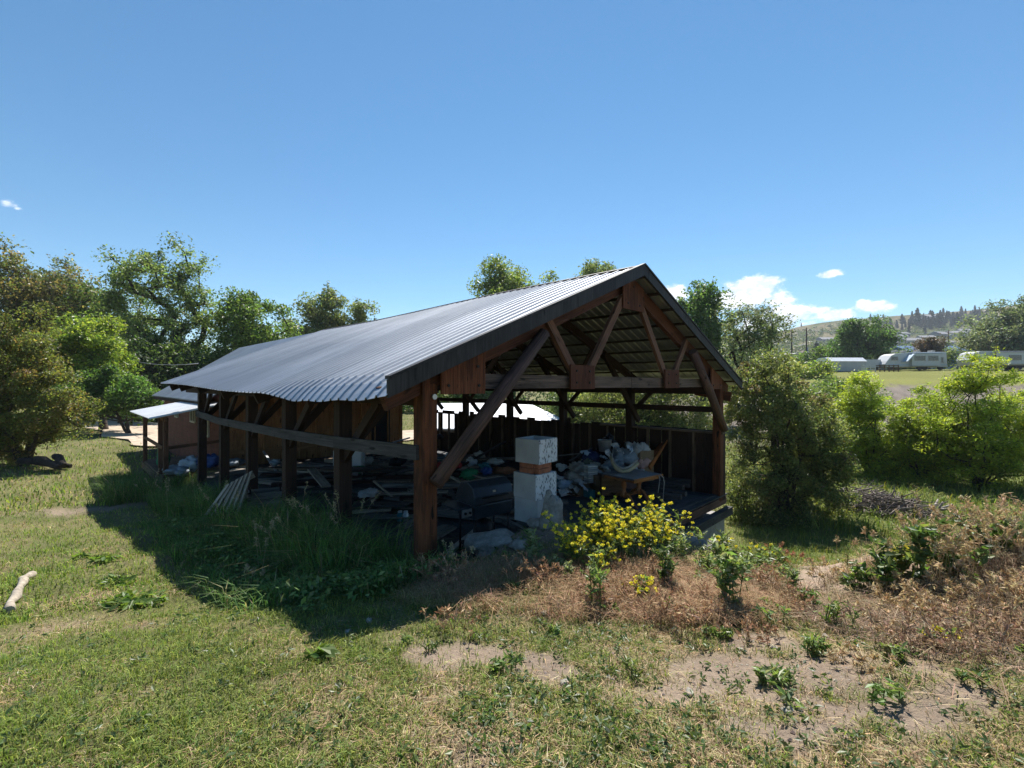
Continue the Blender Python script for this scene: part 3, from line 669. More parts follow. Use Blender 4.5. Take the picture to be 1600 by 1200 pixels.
    while t < LEN:
        w = rr.choice((.27, .31, .36, .42)); top = 1.55+(rr.uniform(-.09, .09) if t > 3.2 else rr.uniform(-.01, .02)); lo = -.25
        if 10.0 < t < 10.7 or 11.2 < t < 11.7:
            m.beam((SPAN+.12, t+w/2, -.25), (SPAN+.12, t+w/2, .75), .025, w-.008); m.beam((SPAN+.12, t+w/2, 1.46), (SPAN+.12, t+w/2, 1.60), .025, w-.008)
        else: m.beam((SPAN+.12, t+w/2, lo), (SPAN+.12, t+w/2, top), .025, w-(.008 if rr.random() < .75 else .035))
        t += w
    m.build('plank_wall', M['oldwood'], root)
    t = .6
    while t < 12:
        m = MB(); m.beam((SPAN+.05, t, 0), (SPAN+.05, t, 1.47), .09, .045); m.build('wall_stud', M['brownplank'], root); t += .62
    m = MB(); m.beam((SPAN+.04, -.12, 1.50), (SPAN+.04, 3.3, 1.50), .16, .05); m.build('top_rail', M['brownplank'], root)
    m = MB(); m.beam((SPAN-.12, .05, 2.06), (SPAN-.12, LEN, 2.06), .045, .14); m.build('wall_rail', M['oldwood'], root)
    m = MB(); m.beam((SPAN+.16, -.06, -.1), (SPAN+.16, -.06, 1.5), .16, .05); m.build('corner_board', M['oldwood'], root)
build_barn()

# ------------------------------------------------------------------ red workshop closing the far end, with its porch
def build_workshop():
    root = empty('red_workshop', 'red sided workshop with windows and porch closing the barn far end', 'workshop', B(0, 12.5, 0), BROT)
    s0, s1, L, zr, ze = .86, 7.42, 10.6, 4.62, 2.12        # local y starts at the plywood end wall
    so, eo = RIDGE-3.72, RIDGE+3.72
    zt = lambda s: zr-(zr-ze)/3.72*abs(s-RIDGE)-.10
    z0 = -.6
    m = MB(); m.v = [(s0, .06, z0), (s1, .06, z0), (s1, .06, zt(s1)), (RIDGE, .06, zt(RIDGE)), (s0, .06, zt(s0)), (s0, L, z0), (s1, L, z0), (s1, L, zt(s1)), (RIDGE, L, zt(RIDGE)), (s0, L, zt(s0))]
    fs = [(5, 0, 4, 9), (1, 6, 7, 2), (6, 5, 9, 8, 7)]; m.f = [list(f) for f in fs]; m.uv = []
    for f in fs: m.uv += [(m.v[i][1]+m.v[i][0], m.v[i][2]) for i in f]
    m.sm = [False]*3; m.build('wall', M['siding'], root)
    m = MB(); m.prism([(s0+.01, -.3), (s1-.01, -.3), (s1-.01, zt(s1)), (RIDGE, zt(RIDGE)), (s0+.01, zt(s0))], .0, .055, lambda x, y, d: (x, d, y)); m.build('plywood_wall', M['plywood'], root, label='bare brown plywood end wall facing the barn')
    for k in range(12):
        s = s0+.08+k*.575; m = MB(); m.beam((s, -.05, -.05), (s, -.05, min(zt(s), 3.9)), .042, .09); m.build('wall_stud', m_wood('stud_timber_%d' % (k % 3), (.12+.05*(k % 3), .06+.02*(k % 3), .03), (.36, .20, .10)), root)
    m = MB(); m.beam((s0, -.055, .45), (4.4, -.055, .45), .05, .14); m.beam((s0, -.055, 1.2), (3.0, -.055, 1.2), .05, .08); m.build('nailing_board', M['plywood'], root)
    # doorway patch and window opening high on the end wall
    m = MB(); m.box((6.4, -.02, 1.1), .8, .03, 1.9); m.build('dark_doorway', M['dark_metal'], root)
    for sg in (-1, 1):
        m = MB(); e = so if sg < 0 else eo
        th = .04; a = (e, ze-.02); b = (RIDGE, zr-.02)
        m.prism([a, b, (b[0], b[1]+th), (a[0], a[1]+th)][::1 if sg < 0 else -1], .12, 10.95, lambda x, y, d: (x, d, y)); m.build('roof', M['workshop_roof'], root)
    m = MB(); m.prism([(so+.06, ze-.16), (so+.10, ze-.16), (so+.10, ze-.03), (so+.06, ze-.03)], .12, 10.9, lambda x, y, d: (x, d, y)); m.build('eave_board', M['oldwood'], root)
    for (y, w, zc, h) in ((1.05+.9, .9, 1.47, 1.15), (4.0, .8, 1.62, .75), (7.3, .7, 1.62, .7)):
        m = MB()
        for dz in (-1, 1): m.beam((s0-.03, y-w/2-.03, zc+dz*h/2), (s0-.03, y+w/2+.03, zc+dz*h/2), .06, .06)
        for dy in (-1, 0, 1): m.beam((s0-.03, y+dy*w/2, zc-h/2+.03), (s0-.03, y+dy*w/2, zc+h/2-.03), .055 if dy else .035, .055)
        f = m.build('window', m_plain('cream_frame', (.50, .45, .36), .6), root)
        m = MB(); m.box((s0-.012, y, zc), .012, w-.03, h-.03); m.build('pane', M['pane'], f)
    # porch
    m = MB(); zf = lambda s: 1.70+(s+.93)*.20
    prof = []
    t = -.7
    while t < 3.95: prof += [(t, 0), (t+.15, 0), (t+.17, .018), (t+.19, .018)]; t += .21
    vs = []; ss = (-.98, .84)
    for s in ss: vs += [(s, t, zf(s)+h) for t, h in prof]
    n = len(prof); m.v = vs; m.f = [[n+k, n+k+1, k+1, k][::-1] for k in range(n-1)]; m.uv = [(0, 0)]*(4*(n-1)); m.sm = [False]*(n-1)
    o = m.build('porch_roof', M['white_roof'], root, label='bright white metal porch roof'); sd = o.modifiers.new('thickness', 'SOLIDIFY'); sd.thickness = .02; sd.offset = -1
    pm = m_wood('porch_timber', (.05, .025, .018), (.19, .10, .065))
    for (s, t) in ((-.60, -.45), (-.62, .30), (-.62, 3.6)):
        m = MB(); m.beam((s, t, -.55), (s, t, zf(s)-.06), .115, .115); m.build('porch_post', pm, root)
    m = MB(); m.beam((-.62, -.66, zf(-.62)-.09), (-.62, 3.8, zf(-.62)-.09), .05, .13); m.build('porch_beam', pm, root)
    m = MB(); m.beam((-.60, -.38, .82), (.84, -.1, .88), .045, .09); m.build('porch_rail', pm, root)
    m = MB(); m.beam((-.66, -.4, .84), (-.66, 3.6, .84), .045, .09); m.build('porch_rail', pm, root)
    m = MB(); m.box((.1, 1.7, -.04), 1.5, 4.4, .08); m.box((-.66, 1.7, -.16), .05, 4.4, .22); m.build('porch_deck', M['brownplank'], root)
build_workshop()

# ------------------------------------------------------------------ trees and shrubs
def skeleton(rs, clumps, fork, base, lean=0.0):
    nodes = [np.array(base, float)]; par = [-1]
    nt = 4
    for k in range(1, nt+1):
        f = k/nt; p = np.array(base)+(np.array(fork)-np.array(base))*f
        if k < nt: p[:2] += rs.randn(2)*.03*np.linalg.norm(np.array(fork)-np.array(base))
        nodes.append(p); par.append(len(nodes)-2)
    order = np.argsort(np.linalg.norm(clumps-np.array(fork), axis=1)); tips = []
    for ci in order:
        c = clumps[ci]; P = np.array(nodes[2:]); d = np.linalg.norm(P-c, axis=1)
        dz = (P[:, 2]-c[2])/np.maximum(d, 1e-6); cost = d*(1+1.2*np.maximum(0, dz+.1))+.10*np.linalg.norm(P-np.array(fork), axis=1)
        j = int(np.argmin(cost))+2; p = np.array(nodes[j]); L = np.linalg.norm(c-p); prev = j
        m = max(1, min(4, int(L/ (.16*max(.4, np.linalg.norm(clumps.max(0)-clumps.min(0))))+1)))
        for k in range(1, m+1):
            f = k/m; q = p+(c-p)*f
            if k < m: q = q+rs.randn(3)*.07*L+np.array([0, 0, -.10*L*math.sin(math.pi*f)])
            nodes.append(q); par.append(prev); prev = len(nodes)-1
        tips.append(prev)
    return np.array(nodes), par, tips, order
def tubes_np(P, Q, r0, r1, k=6):
    d = norm(Q-P); ref = np.where(np.abs(d[:, 2:3]) > .9, [[1., 0, 0]], [[0, 0, 1.]]); x = norm(np.cross(d, ref)); y = np.cross(d, x)
    a = 2*np.pi*np.arange(k)/k; ring = x[:, None]*np.cos(a)[None, :, None]+y[:, None]*np.sin(a)[None, :, None]
    v = np.concatenate([P[:, None]+ring*r0[:, None, None], Q[:, None]+ring*r1[:, None, None]], 1).reshape(-1, 3)
    i = np.arange(len(P))[:, None, None]*2*k; j = np.arange(k); f = np.stack([j, (j+1) % k, k+(j+1) % k, k+j], 1)[None]
    return v, (i+f).reshape(-1, 4)
TREE_N = [0]
def tree(name, label, cat, x, y, ells, fork_h, trunk_r, nclump, nleaf, L, cols, wts, seed, group=None, asp=.5, cl_r=None, bark='bark', twig=3, multi=1, shell=2.2, z=None, bias=(0, 0, .6), trans_mat='leaf', flat=.75, tipr=None, outlier=.12):
    """ells: list of (dx,dy,zc,rx,ry,rz) crown ellipsoids relative to the foot of the tree"""
    nleaf = int(nleaf*2.0); rs = np.random.RandomState(seed); z = gz(x, y) if z is None else z
    ells = np.array(ells, float); vol = np.prod(ells[:, 3:], axis=1)**.8; e = ells[rs.choice(len(ells), nclump, p=vol/vol.sum())]
    d = norm(rs.randn(nclump, 3)); q = rs.rand(nclump, 1)**(1/shell)*(1+rs.randn(nclump, 1)*outlier*.5)
    cl = e[:, :3]+d*q*e[:, 3:]; cl[:, 2] = np.maximum(cl[:, 2], .12)
    cl_r = cl_r or float(np.mean(ells[:, 3:])*1.75/nclump**.36)
    root = empty(name, label, cat, (x, y, z), 0, group)
    WV, WF, o = [], [], 0; Ptw, Qtw = [], []
    groups = np.arange(nclump) % multi if multi > 1 else np.zeros(nclump, int)
    if multi > 1: groups = (np.arctan2(cl[:, 1], cl[:, 0])/(2*np.pi)*multi+rs.rand(nclump)*.8).astype(int) % multi
    for g in range(multi):
        c = cl[groups == g]
        if not len(c): continue
        cc = c.mean(0); bx = np.array([cc[0]*.08, cc[1]*.08, -.15]); fk = np.array([cc[0]*(.35 if multi > 1 else .12), cc[1]*(.35 if multi > 1 else .12), fork_h])
        nodes, par, tips, order = skeleton(rs, c, fk, bx)
        cnt = np.zeros(len(nodes))
        for t_ in tips:
            k = t_
            while k >= 0: cnt[k] += 1; k = par[k]
        cnt = np.maximum(cnt, 1); tr = trunk_r*(1 if multi == 1 else .55+.3*rs.rand()); r = tr*(cnt/cnt.max())**.48; r = np.maximum(r, tipr or L*.06)
        idx = np.arange(1, len(nodes)); pp = np.array(par)[1:]
        r0 = np.where(pp <= 3, r[pp], np.minimum(r[pp], r[idx]*1.25)); r0[0] *= 1.35
        v, f = tubes_np(nodes[pp], nodes[idx], r0, r[idx]); WV.append(v); WF.append(f+o); o += len(v)
        tn = nodes[tips]
        for k in range(twig): Ptw.append(tn); Qtw.append(tn+norm(rs.randn(len(tn), 3)+np.array([0, 0, .4]))*cl_r*(.7+.6*rs.rand(len(tn), 1)))
    P, Q = np.concatenate(Ptw), np.concatenate(Qtw); tw = np.full(len(P), tipr or L*.06)
    v, f = tubes_np(P, Q, tw, tw*.4, 4); WV.append(v); WF.append(f+o)
    link('trunk', np_mesh('trunk', np.concatenate(WV), [np.concatenate(WF)], M[bark], None, True), root)
    ci = rs.randint(0, nclump, nleaf); w = (.55+.9*rs.rand(nclump))[ci]
    gg_ = rs.randn(nleaf, 3); gg_ *= np.minimum(1, 1.75/np.maximum(np.linalg.norm(gg_, axis=1, keepdims=True), 1e-6)); pos = cl[ci]+gg_*cl_r*.72*np.array([1, 1, flat])*w[:, None]
    along = rs.rand(nleaf) < .3; j = rs.randint(0, len(P), nleaf)
    pos[along] = (P[j]+(Q-P)[j]*rs.rand(nleaf, 1)*1.1+rs.randn(nleaf, 3)*L*.6)[along]
    k = pos[:, 2] > .02; pos, ci = pos[k], ci[k]; n = len(pos)
    v, f = leaves(pos, L*(.6+.8*rs.rand(n)), asp, rs, bias)
    hue = 1+rs.randn(nclump, 1)*.16; base = np.array(cols); csel = rs.choice(len(cols), nclump, p=np.array(wts)/np.sum(wts))
    base = base*1.95; cc = np.where(rs.rand(n, 1) < .65, base[csel][ci], base[rs.choice(len(cols), n, p=np.array(wts)/np.sum(wts))])*hue[ci]*(1+rs.randn(n, 1)*.2)*(1+rs.randn(n, 3)*.06)
    link('crown', np_mesh('crown', v, [f], M[trans_mat], np.repeat(np.clip(cc, .004, .8), 4, 0)), root)
    return root
def at(px, Z): return (px-CX)/FPX*Z, Z
def crown(px0, px1, py0, py1, Z, foot, depth=1.0):
    """ellipsoid filling a pixel box at distance Z, relative to a foot (x,y,z)"""
    k = Z/FPX; cx = ((px0+px1)/2-CX)*k; zc = EYE+(HY-(py0+py1)/2)*k; rx = (px1-px0)/2*k; rz = (py1-py0)/2*k
    return (cx-foot[0], Z-foot[1], zc-foot[2], rx, rx*depth, rz)
def ptree(name, label, cat, Z, foot_px, boxes, nclump, nleaf, L, cols, wts, seed, fork=.35, tr=.2, depth=.9, **kw):
    x, y = at(foot_px, Z); z = gz(x, y); f = (x, y, z)
    el = [crown(*b[:4], Z+(b[4] if len(b) > 4 else 0), f, depth) for b in boxes]
    top = max(e[2]+e[5] for e in el)
    return tree(name, label, cat, x, y, el, top*fork, tr, nclump, nleaf, L, cols, wts, seed, z=z, **kw)
DKG = [(.042, .068, .020), (.060, .092, .026), (.032, .052, .022)]; MIDG = [(.075, .115, .030), (.10, .145, .036), (.055, .088, .026)]
YELG = [(.115, .150, .024), (.085, .125, .022), (.145, .17, .030)]; BRNG = [(.105, .088, .036), (.075, .086, .028), (.115, .09, .04), (.055, .068, .024)]
OLIV = [(.085, .105, .040), (.065, .088, .032), (.11, .125, .05)]; GREYG = [(.085, .105, .065), (.065, .085, .05), (.11, .125, .08)]
# left bank of trees
G1 = 'trees beyond the lawn on the left'
ptree('brown_tree', 'thin crowned brownish tree at the far left edge', 'tree', 42, 45, [(-40, 100, 385, 520), (40, 135, 420, 520), (-20, 90, 440, 590)], 120, 15000, .26, BRNG+[(.05, .065, .03)], [3, 2, 2, 3, 3], 101, tr=.34, group=G1, bark='darkbark')
ptree('tall_tree', 'tall sparse tree with dark spreading limbs left of the barn', 'tree', 40, 258, [(160, 230, 395, 470), (205, 325, 375, 500), (290, 345, 440, 560), (150, 220, 440, 520), (170, 340, 480, 590)], 150, 12500, .24, [(.075, .105, .036), (.10, .135, .046), (.055, .078, .028)], [3, 3, 2], 102, fork=.36, tr=.42, group=G1, bark='darkbark', shell=1.8, cl_r=.75)
ptree('dark_tree', 'dense dark green tree between the tall tree and barn roof', 'tree', 41, 395, [(335, 450, 460, 560), (320, 440, 520, 640), (345, 390, 450, 500)], 90, 16000, .28, MIDG, [3, 2, 3], 103, tr=.3, group=G1, bark='darkbark')
ptree('dark_tree', 'dark low tree below the tall tree beside the far roof', 'tree', 36, 275, [(195, 330, 545, 650), (215, 300, 520, 600), (235, 330, 580, 670)], 90, 15000, .26, DKG, [3, 2, 3], 104, tr=.3, group=G1, bark='darkbark', fork=.25)
ptree('shade_tree', 'dark tree filling the gap behind the yellow green tree', 'tree', 46, 150, [(90, 220, 430, 560), (40, 140, 470, 600), (130, 230, 500, 640)], 110, 17000, .28, DKG+MIDG, [2, 2, 2, 2, 1, 2], 105, tr=.3, group=G1, bark='darkbark', fork=.25)
ptree('yellow_green_tree', 'bright yellow green round tree standing by the gravel lane', 'tree', 29, 165, [(75, 190, 492, 580), (95, 195, 540, 620), (60, 130, 530, 610)], 100, 17000, .19, YELG+[(.06, .09, .02)], [3, 3, 2, 2], 106, tr=.22, group=G1, fork=.3)
ptree('green_bush', 'mid green bush below the yellow green tree by the lane', 'bush', 27, 205, [(120, 215, 580, 655), (190, 240, 590, 650)], 50, 9000, .17, [(.05, .095, .025), (.08, .13, .03), (.035, .06, .02)], [3, 2, 2], 107, tr=.1, multi=3, fork=.2)
ptree('brown_shrub', 'large brownish green shrub at the left edge of the lawn', 'shrub', 16.5, 40, [(-70, 70, 470, 640), (-10, 115, 530, 690), (-60, 80, 600, 725), (60, 150, 590, 690), (-90, 20, 560, 720)], 230, 46000, .085, [(.11, .085, .034), (.09, .10, .028), (.115, .13, .032), (.135, .09, .038), (.06, .075, .022)], [2.5, 3, 3, 1, 3], 108, tr=.10, multi=7, fork=.12, depth=.8, shell=2.6)
ptree('dark_thicket', 'dark shaded bushes behind the workshop and wire fence', 'bush', 38, 215, [(150, 250, 585, 660), (230, 300, 600, 660)], 60, 9000, .24, DKG, [1, 1, 1], 109, tr=.12, multi=4, fork=.2, bark='darkbark')
# behind the roof
ptree('olive_tree', 'light olive tree with twin crowns behind the barn ridge', 'tree', 60, 520, [(450, 545, 465, 570), (480, 540, 455, 520), (538, 596, 460, 570), (430, 500, 510, 580)], 110, 14500, .33, OLIV, [3, 3, 2], 110, tr=.34, fork=.3)
ptree('yellow_bush', 'small yellow green tree peeping over the far roof end', 'tree', 44, 370, [(338, 400, 528, 590), (400, 470, 520, 600)], 40, 6000, .24, YELG, [3, 3, 2], 111, tr=.15)
ptree('willow_tree', 'pale green willow rising behind the barn ridge', 'tree', 55, 800, [(735, 830, 415, 540), (770, 868, 420, 540), (760, 815, 408, 460)], 100, 14000, .31, [(.095, .125, .030), (.075, .105, .026), (.12, .15, .045)], [3, 3, 2], 112, tr=.35)
ptree('wispy_tree', 'wispy tree tops just showing above the barn apex', 'tree', 57, 925, [(880, 985, 414, 540), (905, 960, 408, 450), (850, 900, 435, 520)], 80, 8000, .30, OLIV, [3, 3, 2], 113, tr=.3)
ptree('ash_tree', 'green tree standing directly right of the barn gable', 'tree', 40, 1098, [(1050, 1142, 455, 570), (1065, 1125, 440, 510), (1055, 1140, 500, 640)], 90, 13500, .25, [(.045, .080, .025), (.065, .105, .032), (.035, .06, .022)], [3, 3, 2], 114, tr=.25)
ptree('silver_tree', 'sparse silvery tree with fine twigs right of the gable', 'tree', 22, 1180, [(1130, 1232, 470, 560), (1120, 1220, 530, 660)], 100, 9500, .11, [(.085, .105, .075), (.065, .085, .055), (.10, .115, .06)], [3, 2, 2], 115, tr=.12, multi=3, fork=.3, cl_r=.42, bark='darkbark')
# shrubs against and beyond the right wall
DOG = [(.080, .098, .036), (.105, .122, .048), (.055, .070, .028), (.135, .14, .055), (.080, .062, .038)]
ptree('large_bush', 'large leafy bush growing against the barn right corner', 'bush', 13.6, 1225, [(1130, 1290, 560, 720), (1140, 1300, 660, 800), (1130, 1250, 740, 860), (1150, 1260, 545, 640), (1225, 1318, 600, 780), (1150, 1290, 780, 872), (1125, 1200, 575, 680), (1240, 1335, 690, 835), (1215, 1325, 640, 760)], 340, 50000, .074, DOG, [3, 3, 3, 1.5, .7], 116, tr=.07, multi=9, fork=.5, depth=.75, shell=2.4, tipr=.006, twig=4, bark='darkbark')
ptree('hedge_bush', 'bush behind the barn seen through the open upper wall', 'bush', 21, 1010, [(930, 1120, 590, 780), (960, 1110, 560, 680), (940, 1115, 600, 760)], 170, 30000, .10, DOG, [3, 3, 3, 1, .4], 117, tr=.08, multi=6, fork=.4, bark='darkbark')
ptree('hedge_bush', 'paler bush behind the barn left of the other one', 'bush', 26, 900, [(840, 960, 595, 740), (860, 950, 580, 660)], 80, 13000, .13, [(.065, .095, .035), (.085, .115, .04), (.05, .075, .03)], [3, 2, 2], 118, tr=.08, multi=5, fork=.4)
ptree('hedge_bush', 'small bush between the other two behind the barn wall', 'bush', 23, 960, [(900, 1010, 585, 740)], 70, 13000, .12, DOG, [3, 3, 2, 1, .3], 133, tr=.07, multi=5, fork=.3)
ptree('distant_bush', 'far green bushes beyond the low white roof', 'bush', 48, 760, [(660, 800, 580, 650), (600, 700, 575, 650), (790, 880, 585, 650)], 70, 9000, .27, [(.05, .085, .03), (.07, .11, .035)], [1, 1], 119, tr=.12, multi=5, fork=.3)
LIME = [(.17, .205, .026), (.14, .18, .024), (.21, .235, .036), (.08, .115, .02)]
ptree('lime_shrub', 'bright lime green shrub left of the larger lime one', 'shrub', 20.5, 1370, [(1285, 1400, 605, 740), (1330, 1450, 620, 760), (1300, 1440, 680, 775), (1310, 1370, 585, 660), (1380, 1470, 660, 765), (1270, 1340, 690, 770)], 260, 42000, .115, LIME, [3, 3, 2, 1.5], 120, tr=.05, multi=9, fork=.15, asp=.34, flat=.38, bias=(0, 0, 1.3), cl_r=.40)
ptree('lime_shrub', 'largest lime green shrub at the right edge before the field', 'shrub', 17.5, 1530, [(1440, 1600, 590, 720), (1470, 1570, 552, 650), (1500, 1680, 620, 765), (1480, 1600, 690, 775), (1580, 1720, 570, 700)], 250, 42000, .11, LIME, [3, 3, 2, 1.5], 121, tr=.05, multi=10, fork=.15, asp=.34, flat=.38, bias=(0, 0, 1.3), cl_r=.40, bark='darkbark')
ptree('lime_shrub', 'middle lime green shrub between the two larger lime ones', 'shrub', 19, 1440, [(1395, 1490, 615, 740), (1400, 1490, 670, 775)], 110, 17000, .11, LIME, [3, 3, 2, 1.5], 131, tr=.05, multi=6, fork=.15, asp=.34, flat=.38, bias=(0, 0, 1.3), cl_r=.42)
ptree('green_shrub', 'mid green shrub filling the gap behind the large bush', 'shrub', 26, 1300, [(1230, 1340, 600, 720), (1260, 1350, 640, 760)], 90, 15000, .14, MIDG+OLIV, [2, 3, 1, 2, 2, 1], 132, tr=.07, multi=5, fork=.2)
ptree('scrub_bush', 'grey green scrub at the foot of the field bank', 'bush', 30, 1290, [(1240, 1340, 590, 680), (1300, 1380, 600, 660)], 70, 11000, .16, GREYG+MIDG, [2, 2, 1, 2, 2, 2], 122, tr=.08, multi=5, fork=.3)
ptree('scrub_bush', 'yellowish scrub beside the pale storage shed', 'bush', 66, 1265, [(1235, 1290, 568, 600), (1265, 1300, 562, 590)], 30, 3500, .3, YELG+OLIV, [2, 2, 2, 1, 1, 1], 123, tr=.08, multi=4, fork=.3)
ptree('maple_tree', 'round dark green tree behind the pale storage shed', 'tree', 92, 1345, [(1302, 1392, 505, 585), (1315, 1350, 498, 540), (1350, 1385, 502, 540)], 80, 12000, .45, [(.040, .075, .025), (.058, .10, .032), (.03, .05, .02)], [3, 3, 2], 124, tr=.4, fork=.25)
ptree('grey_green_tree', 'big feathery grey green tree at the right edge of field', 'tree', 82, 1575, [(1500, 1620, 490, 580), (1540, 1650, 468, 560), (1498, 1560, 530, 585), (1600, 1700, 480, 580)], 130, 19000, .40, GREYG, [3, 3, 2], 125, tr=.5, fork=.25, depth=.6)
ptree('purple_tree', 'small dark purple leaved tree behind the white motorhome', 'tree', 100, 1452, [(1435, 1470, 528, 560)], 24, 2600, .4, [(.055, .035, .030), (.04, .04, .025)], [2, 1], 126, tr=.2)
ptree('roadside_bush', 'dark bushes below the two utility poles', 'bush', 98, 1270, [(1205, 1260, 548, 590), (1250, 1310, 540, 590), (1290, 1330, 550, 590)], 50, 6500, .45, DKG+MIDG, [2, 2, 1, 2, 1, 1], 127, tr=.15, multi=4, fork=.25)
ptree('roadside_bush', 'dark bush row behind the round maple and trailers', 'bush', 104, 1400, [(1380, 1430, 545, 580), (1460, 1510, 545, 580), (1150, 1210, 535, 590)], 50, 6000, .45, DKG+MIDG, [2, 2, 1, 2, 1, 1], 128, tr=.15, multi=4, fork=.25)

# ------------------------------------------------------------------ hills and what stands on them
SKY = [(-1600, 560), (-600, 556), (0, 552), (500, 556), (800, 552), (1000, 540), (1100, 528), (1150, 524), (1190, 522), (1215, 519), (1245, 511), (1285, 504), (1320, 500), (1365, 497), (1400, 494), (1450, 491), (1500, 487), (1560, 481), (1650, 470), (1800, 455), (2400, 430), (3600, 450)]
def hill_r(px): return 620+0*px
def hill_z(px, r):
    """height of the hillside at azimuth px and distance r (along the view depth)"""
    sk = np.interp(px, [p for p, _ in SKY], [q for _, q in SKY]); zc = EYE+(HY-sk)/FPX*640
    f = np.clip((r-150)/(640-150), 0, 1.0); prof = .05+.95*(f**1.15*(1-.18*np.sin(f*np.pi)))
    b = 5+.012*(r-150)
    n = (fbm(px*.012, r*.012, 61)-.5)*7*f*(1-f*.75)+(fbm(px*.05, r*.05, 62)-.5)*2.2*f*(1-f*.6)
    back = np.where(r > 640, -(r-640)*.25, 0)
    return b*(1-f)+(zc)*prof*1.0*f**.15+n*1.0+back
def build_hills():
    px = np.concatenate([np.linspace(-2600, 900, 60)[:-1], np.linspace(900, 1750, 190), np.linspace(1750, 4200, 40)[1:]]); rr = np.concatenate([np.linspace(150, 640, 60), [700, 800]])
    Pg, Rg = np.meshgrid(px, rr); z = hill_z(Pg, Rg); z[0] -= 6
    x = (Pg-CX)/FPX*Rg; y = Rg; v = np.stack([x, y, z], -1).reshape(-1, 3); nc = len(px)
    i = np.arange(len(rr)-1)[:, None]*nc+np.arange(nc-1)[None]; f = np.stack([i, i+1, i+nc+1, i+nc], -1).reshape(-1, 4)
    gn = fbm(Pg*.02, Rg*.02, 66)[..., None]; g2 = fbm(Pg*.09, Rg*.05, 67)[..., None]
    tan = np.array([.16, .14, .085])*(.8+.4*g2); grn = np.array([.075, .085, .035])*(.7+.6*g2); grey = np.array([.24, .20, .18])*(.8+.4*g2)
    c = tan+(grn-tan)*sstep(gn*.6+g2*.4, .38, .52); c = c+(grey-c)*(sstep(fbm(Pg*.02+9, Rg*.013, 68), .5, .62)*sstep(1420-Pg, 0, 140)*sstep(560-Rg, 0, 60))[..., None]
    lf = sstep(1000-Pg, 0, 200)[..., None]; c = c+(np.array([.055, .07, .03])-c)*lf*.8
    def fm(t):
        cc = t.n('ShaderNodeAttribute', attribute_name='Col').outputs[0]; co = t.n('ShaderNodeTexCoord').outputs['Object']; n = t.noise(co, .16, 5, .65)
        return bsdf(t, t.mix(1, cc, t.ramp(n, [(.35, (.55, .58, .55)), (.65, (1.25, 1.2, 1.15))]), 'MULTIPLY'), 1.0, spec=.05)
    tag(link('hills', np_mesh('hills', v, [f[:, ::-1]], mat('hillside', fm), c.reshape(-1, 3), True)), kind='structure')
    # scrub on the slopes: a far mass nobody could count
    rs = np.random.RandomState(8); A = Acc()
    n = 2600; p = 1130+560*rs.rand(n)**.85; r = 165+440*rs.rand(n)**.9; k = (fbm(p*.035, r*.02, 71) > .43) | (r < 260); p, r = p[k], r[k]; n = len(p)
    for j in range(26):
        c = np.stack([(p-CX)/FPX*r, r, hill_z(p, r)], 1)+rs.randn(n, 3)*np.array([1.1, 1.1, .8])*(1+.6*rs.rand(n, 1))+np.array([0, 0, 1.3])
        v, f = leaves(c, 1.1+.9*rs.rand(n), .7, rs, (0, 0, .5)); A.add(v, [f], np.repeat(pal(n, rs, [(.08, .11, .04), (.11, .135, .05), (.055, .075, .035)], [3, 2, 2]), 4, 0))
    n = 900; p = -300+1420*rs.rand(n); r = 160+300*rs.rand(n)
    for j in range(16):
        c = np.stack([(p-CX)/FPX*r, r, hill_z(p, r)], 1)+rs.randn(n, 3)*np.array([2.2, 2.2, 1.6])+np.array([0, 0, 2.4])
        v, f = leaves(c, 2+1.4*rs.rand(n), .7, rs, (0, 0, .5)); A.add(v, [f], np.repeat(pal(n, rs, [(.05, .07, .025), (.075, .095, .03), (.035, .05, .02)], [3, 2, 2]), 4, 0))
    tag(link('hill_scrub', A.mesh('hill_scrub', M['leaf'])), kind='stuff', label='dark green scrub and distant woods covering the hillsides', cat='scrub')
build_hills()
def on_hill(px, py, r=None):
    """first hillside point met by the sight line through a pixel"""
    rr = np.linspace(155, 640, 400); z = hill_z(np.full(400, float(px)), rr); zs = EYE+(HY-py)/FPX*rr
    k = int(np.argmax(z >= zs)) if (z >= zs).any() else 399
    return Vector(((px-CX)/FPX*rr[k], rr[k], z[k]))
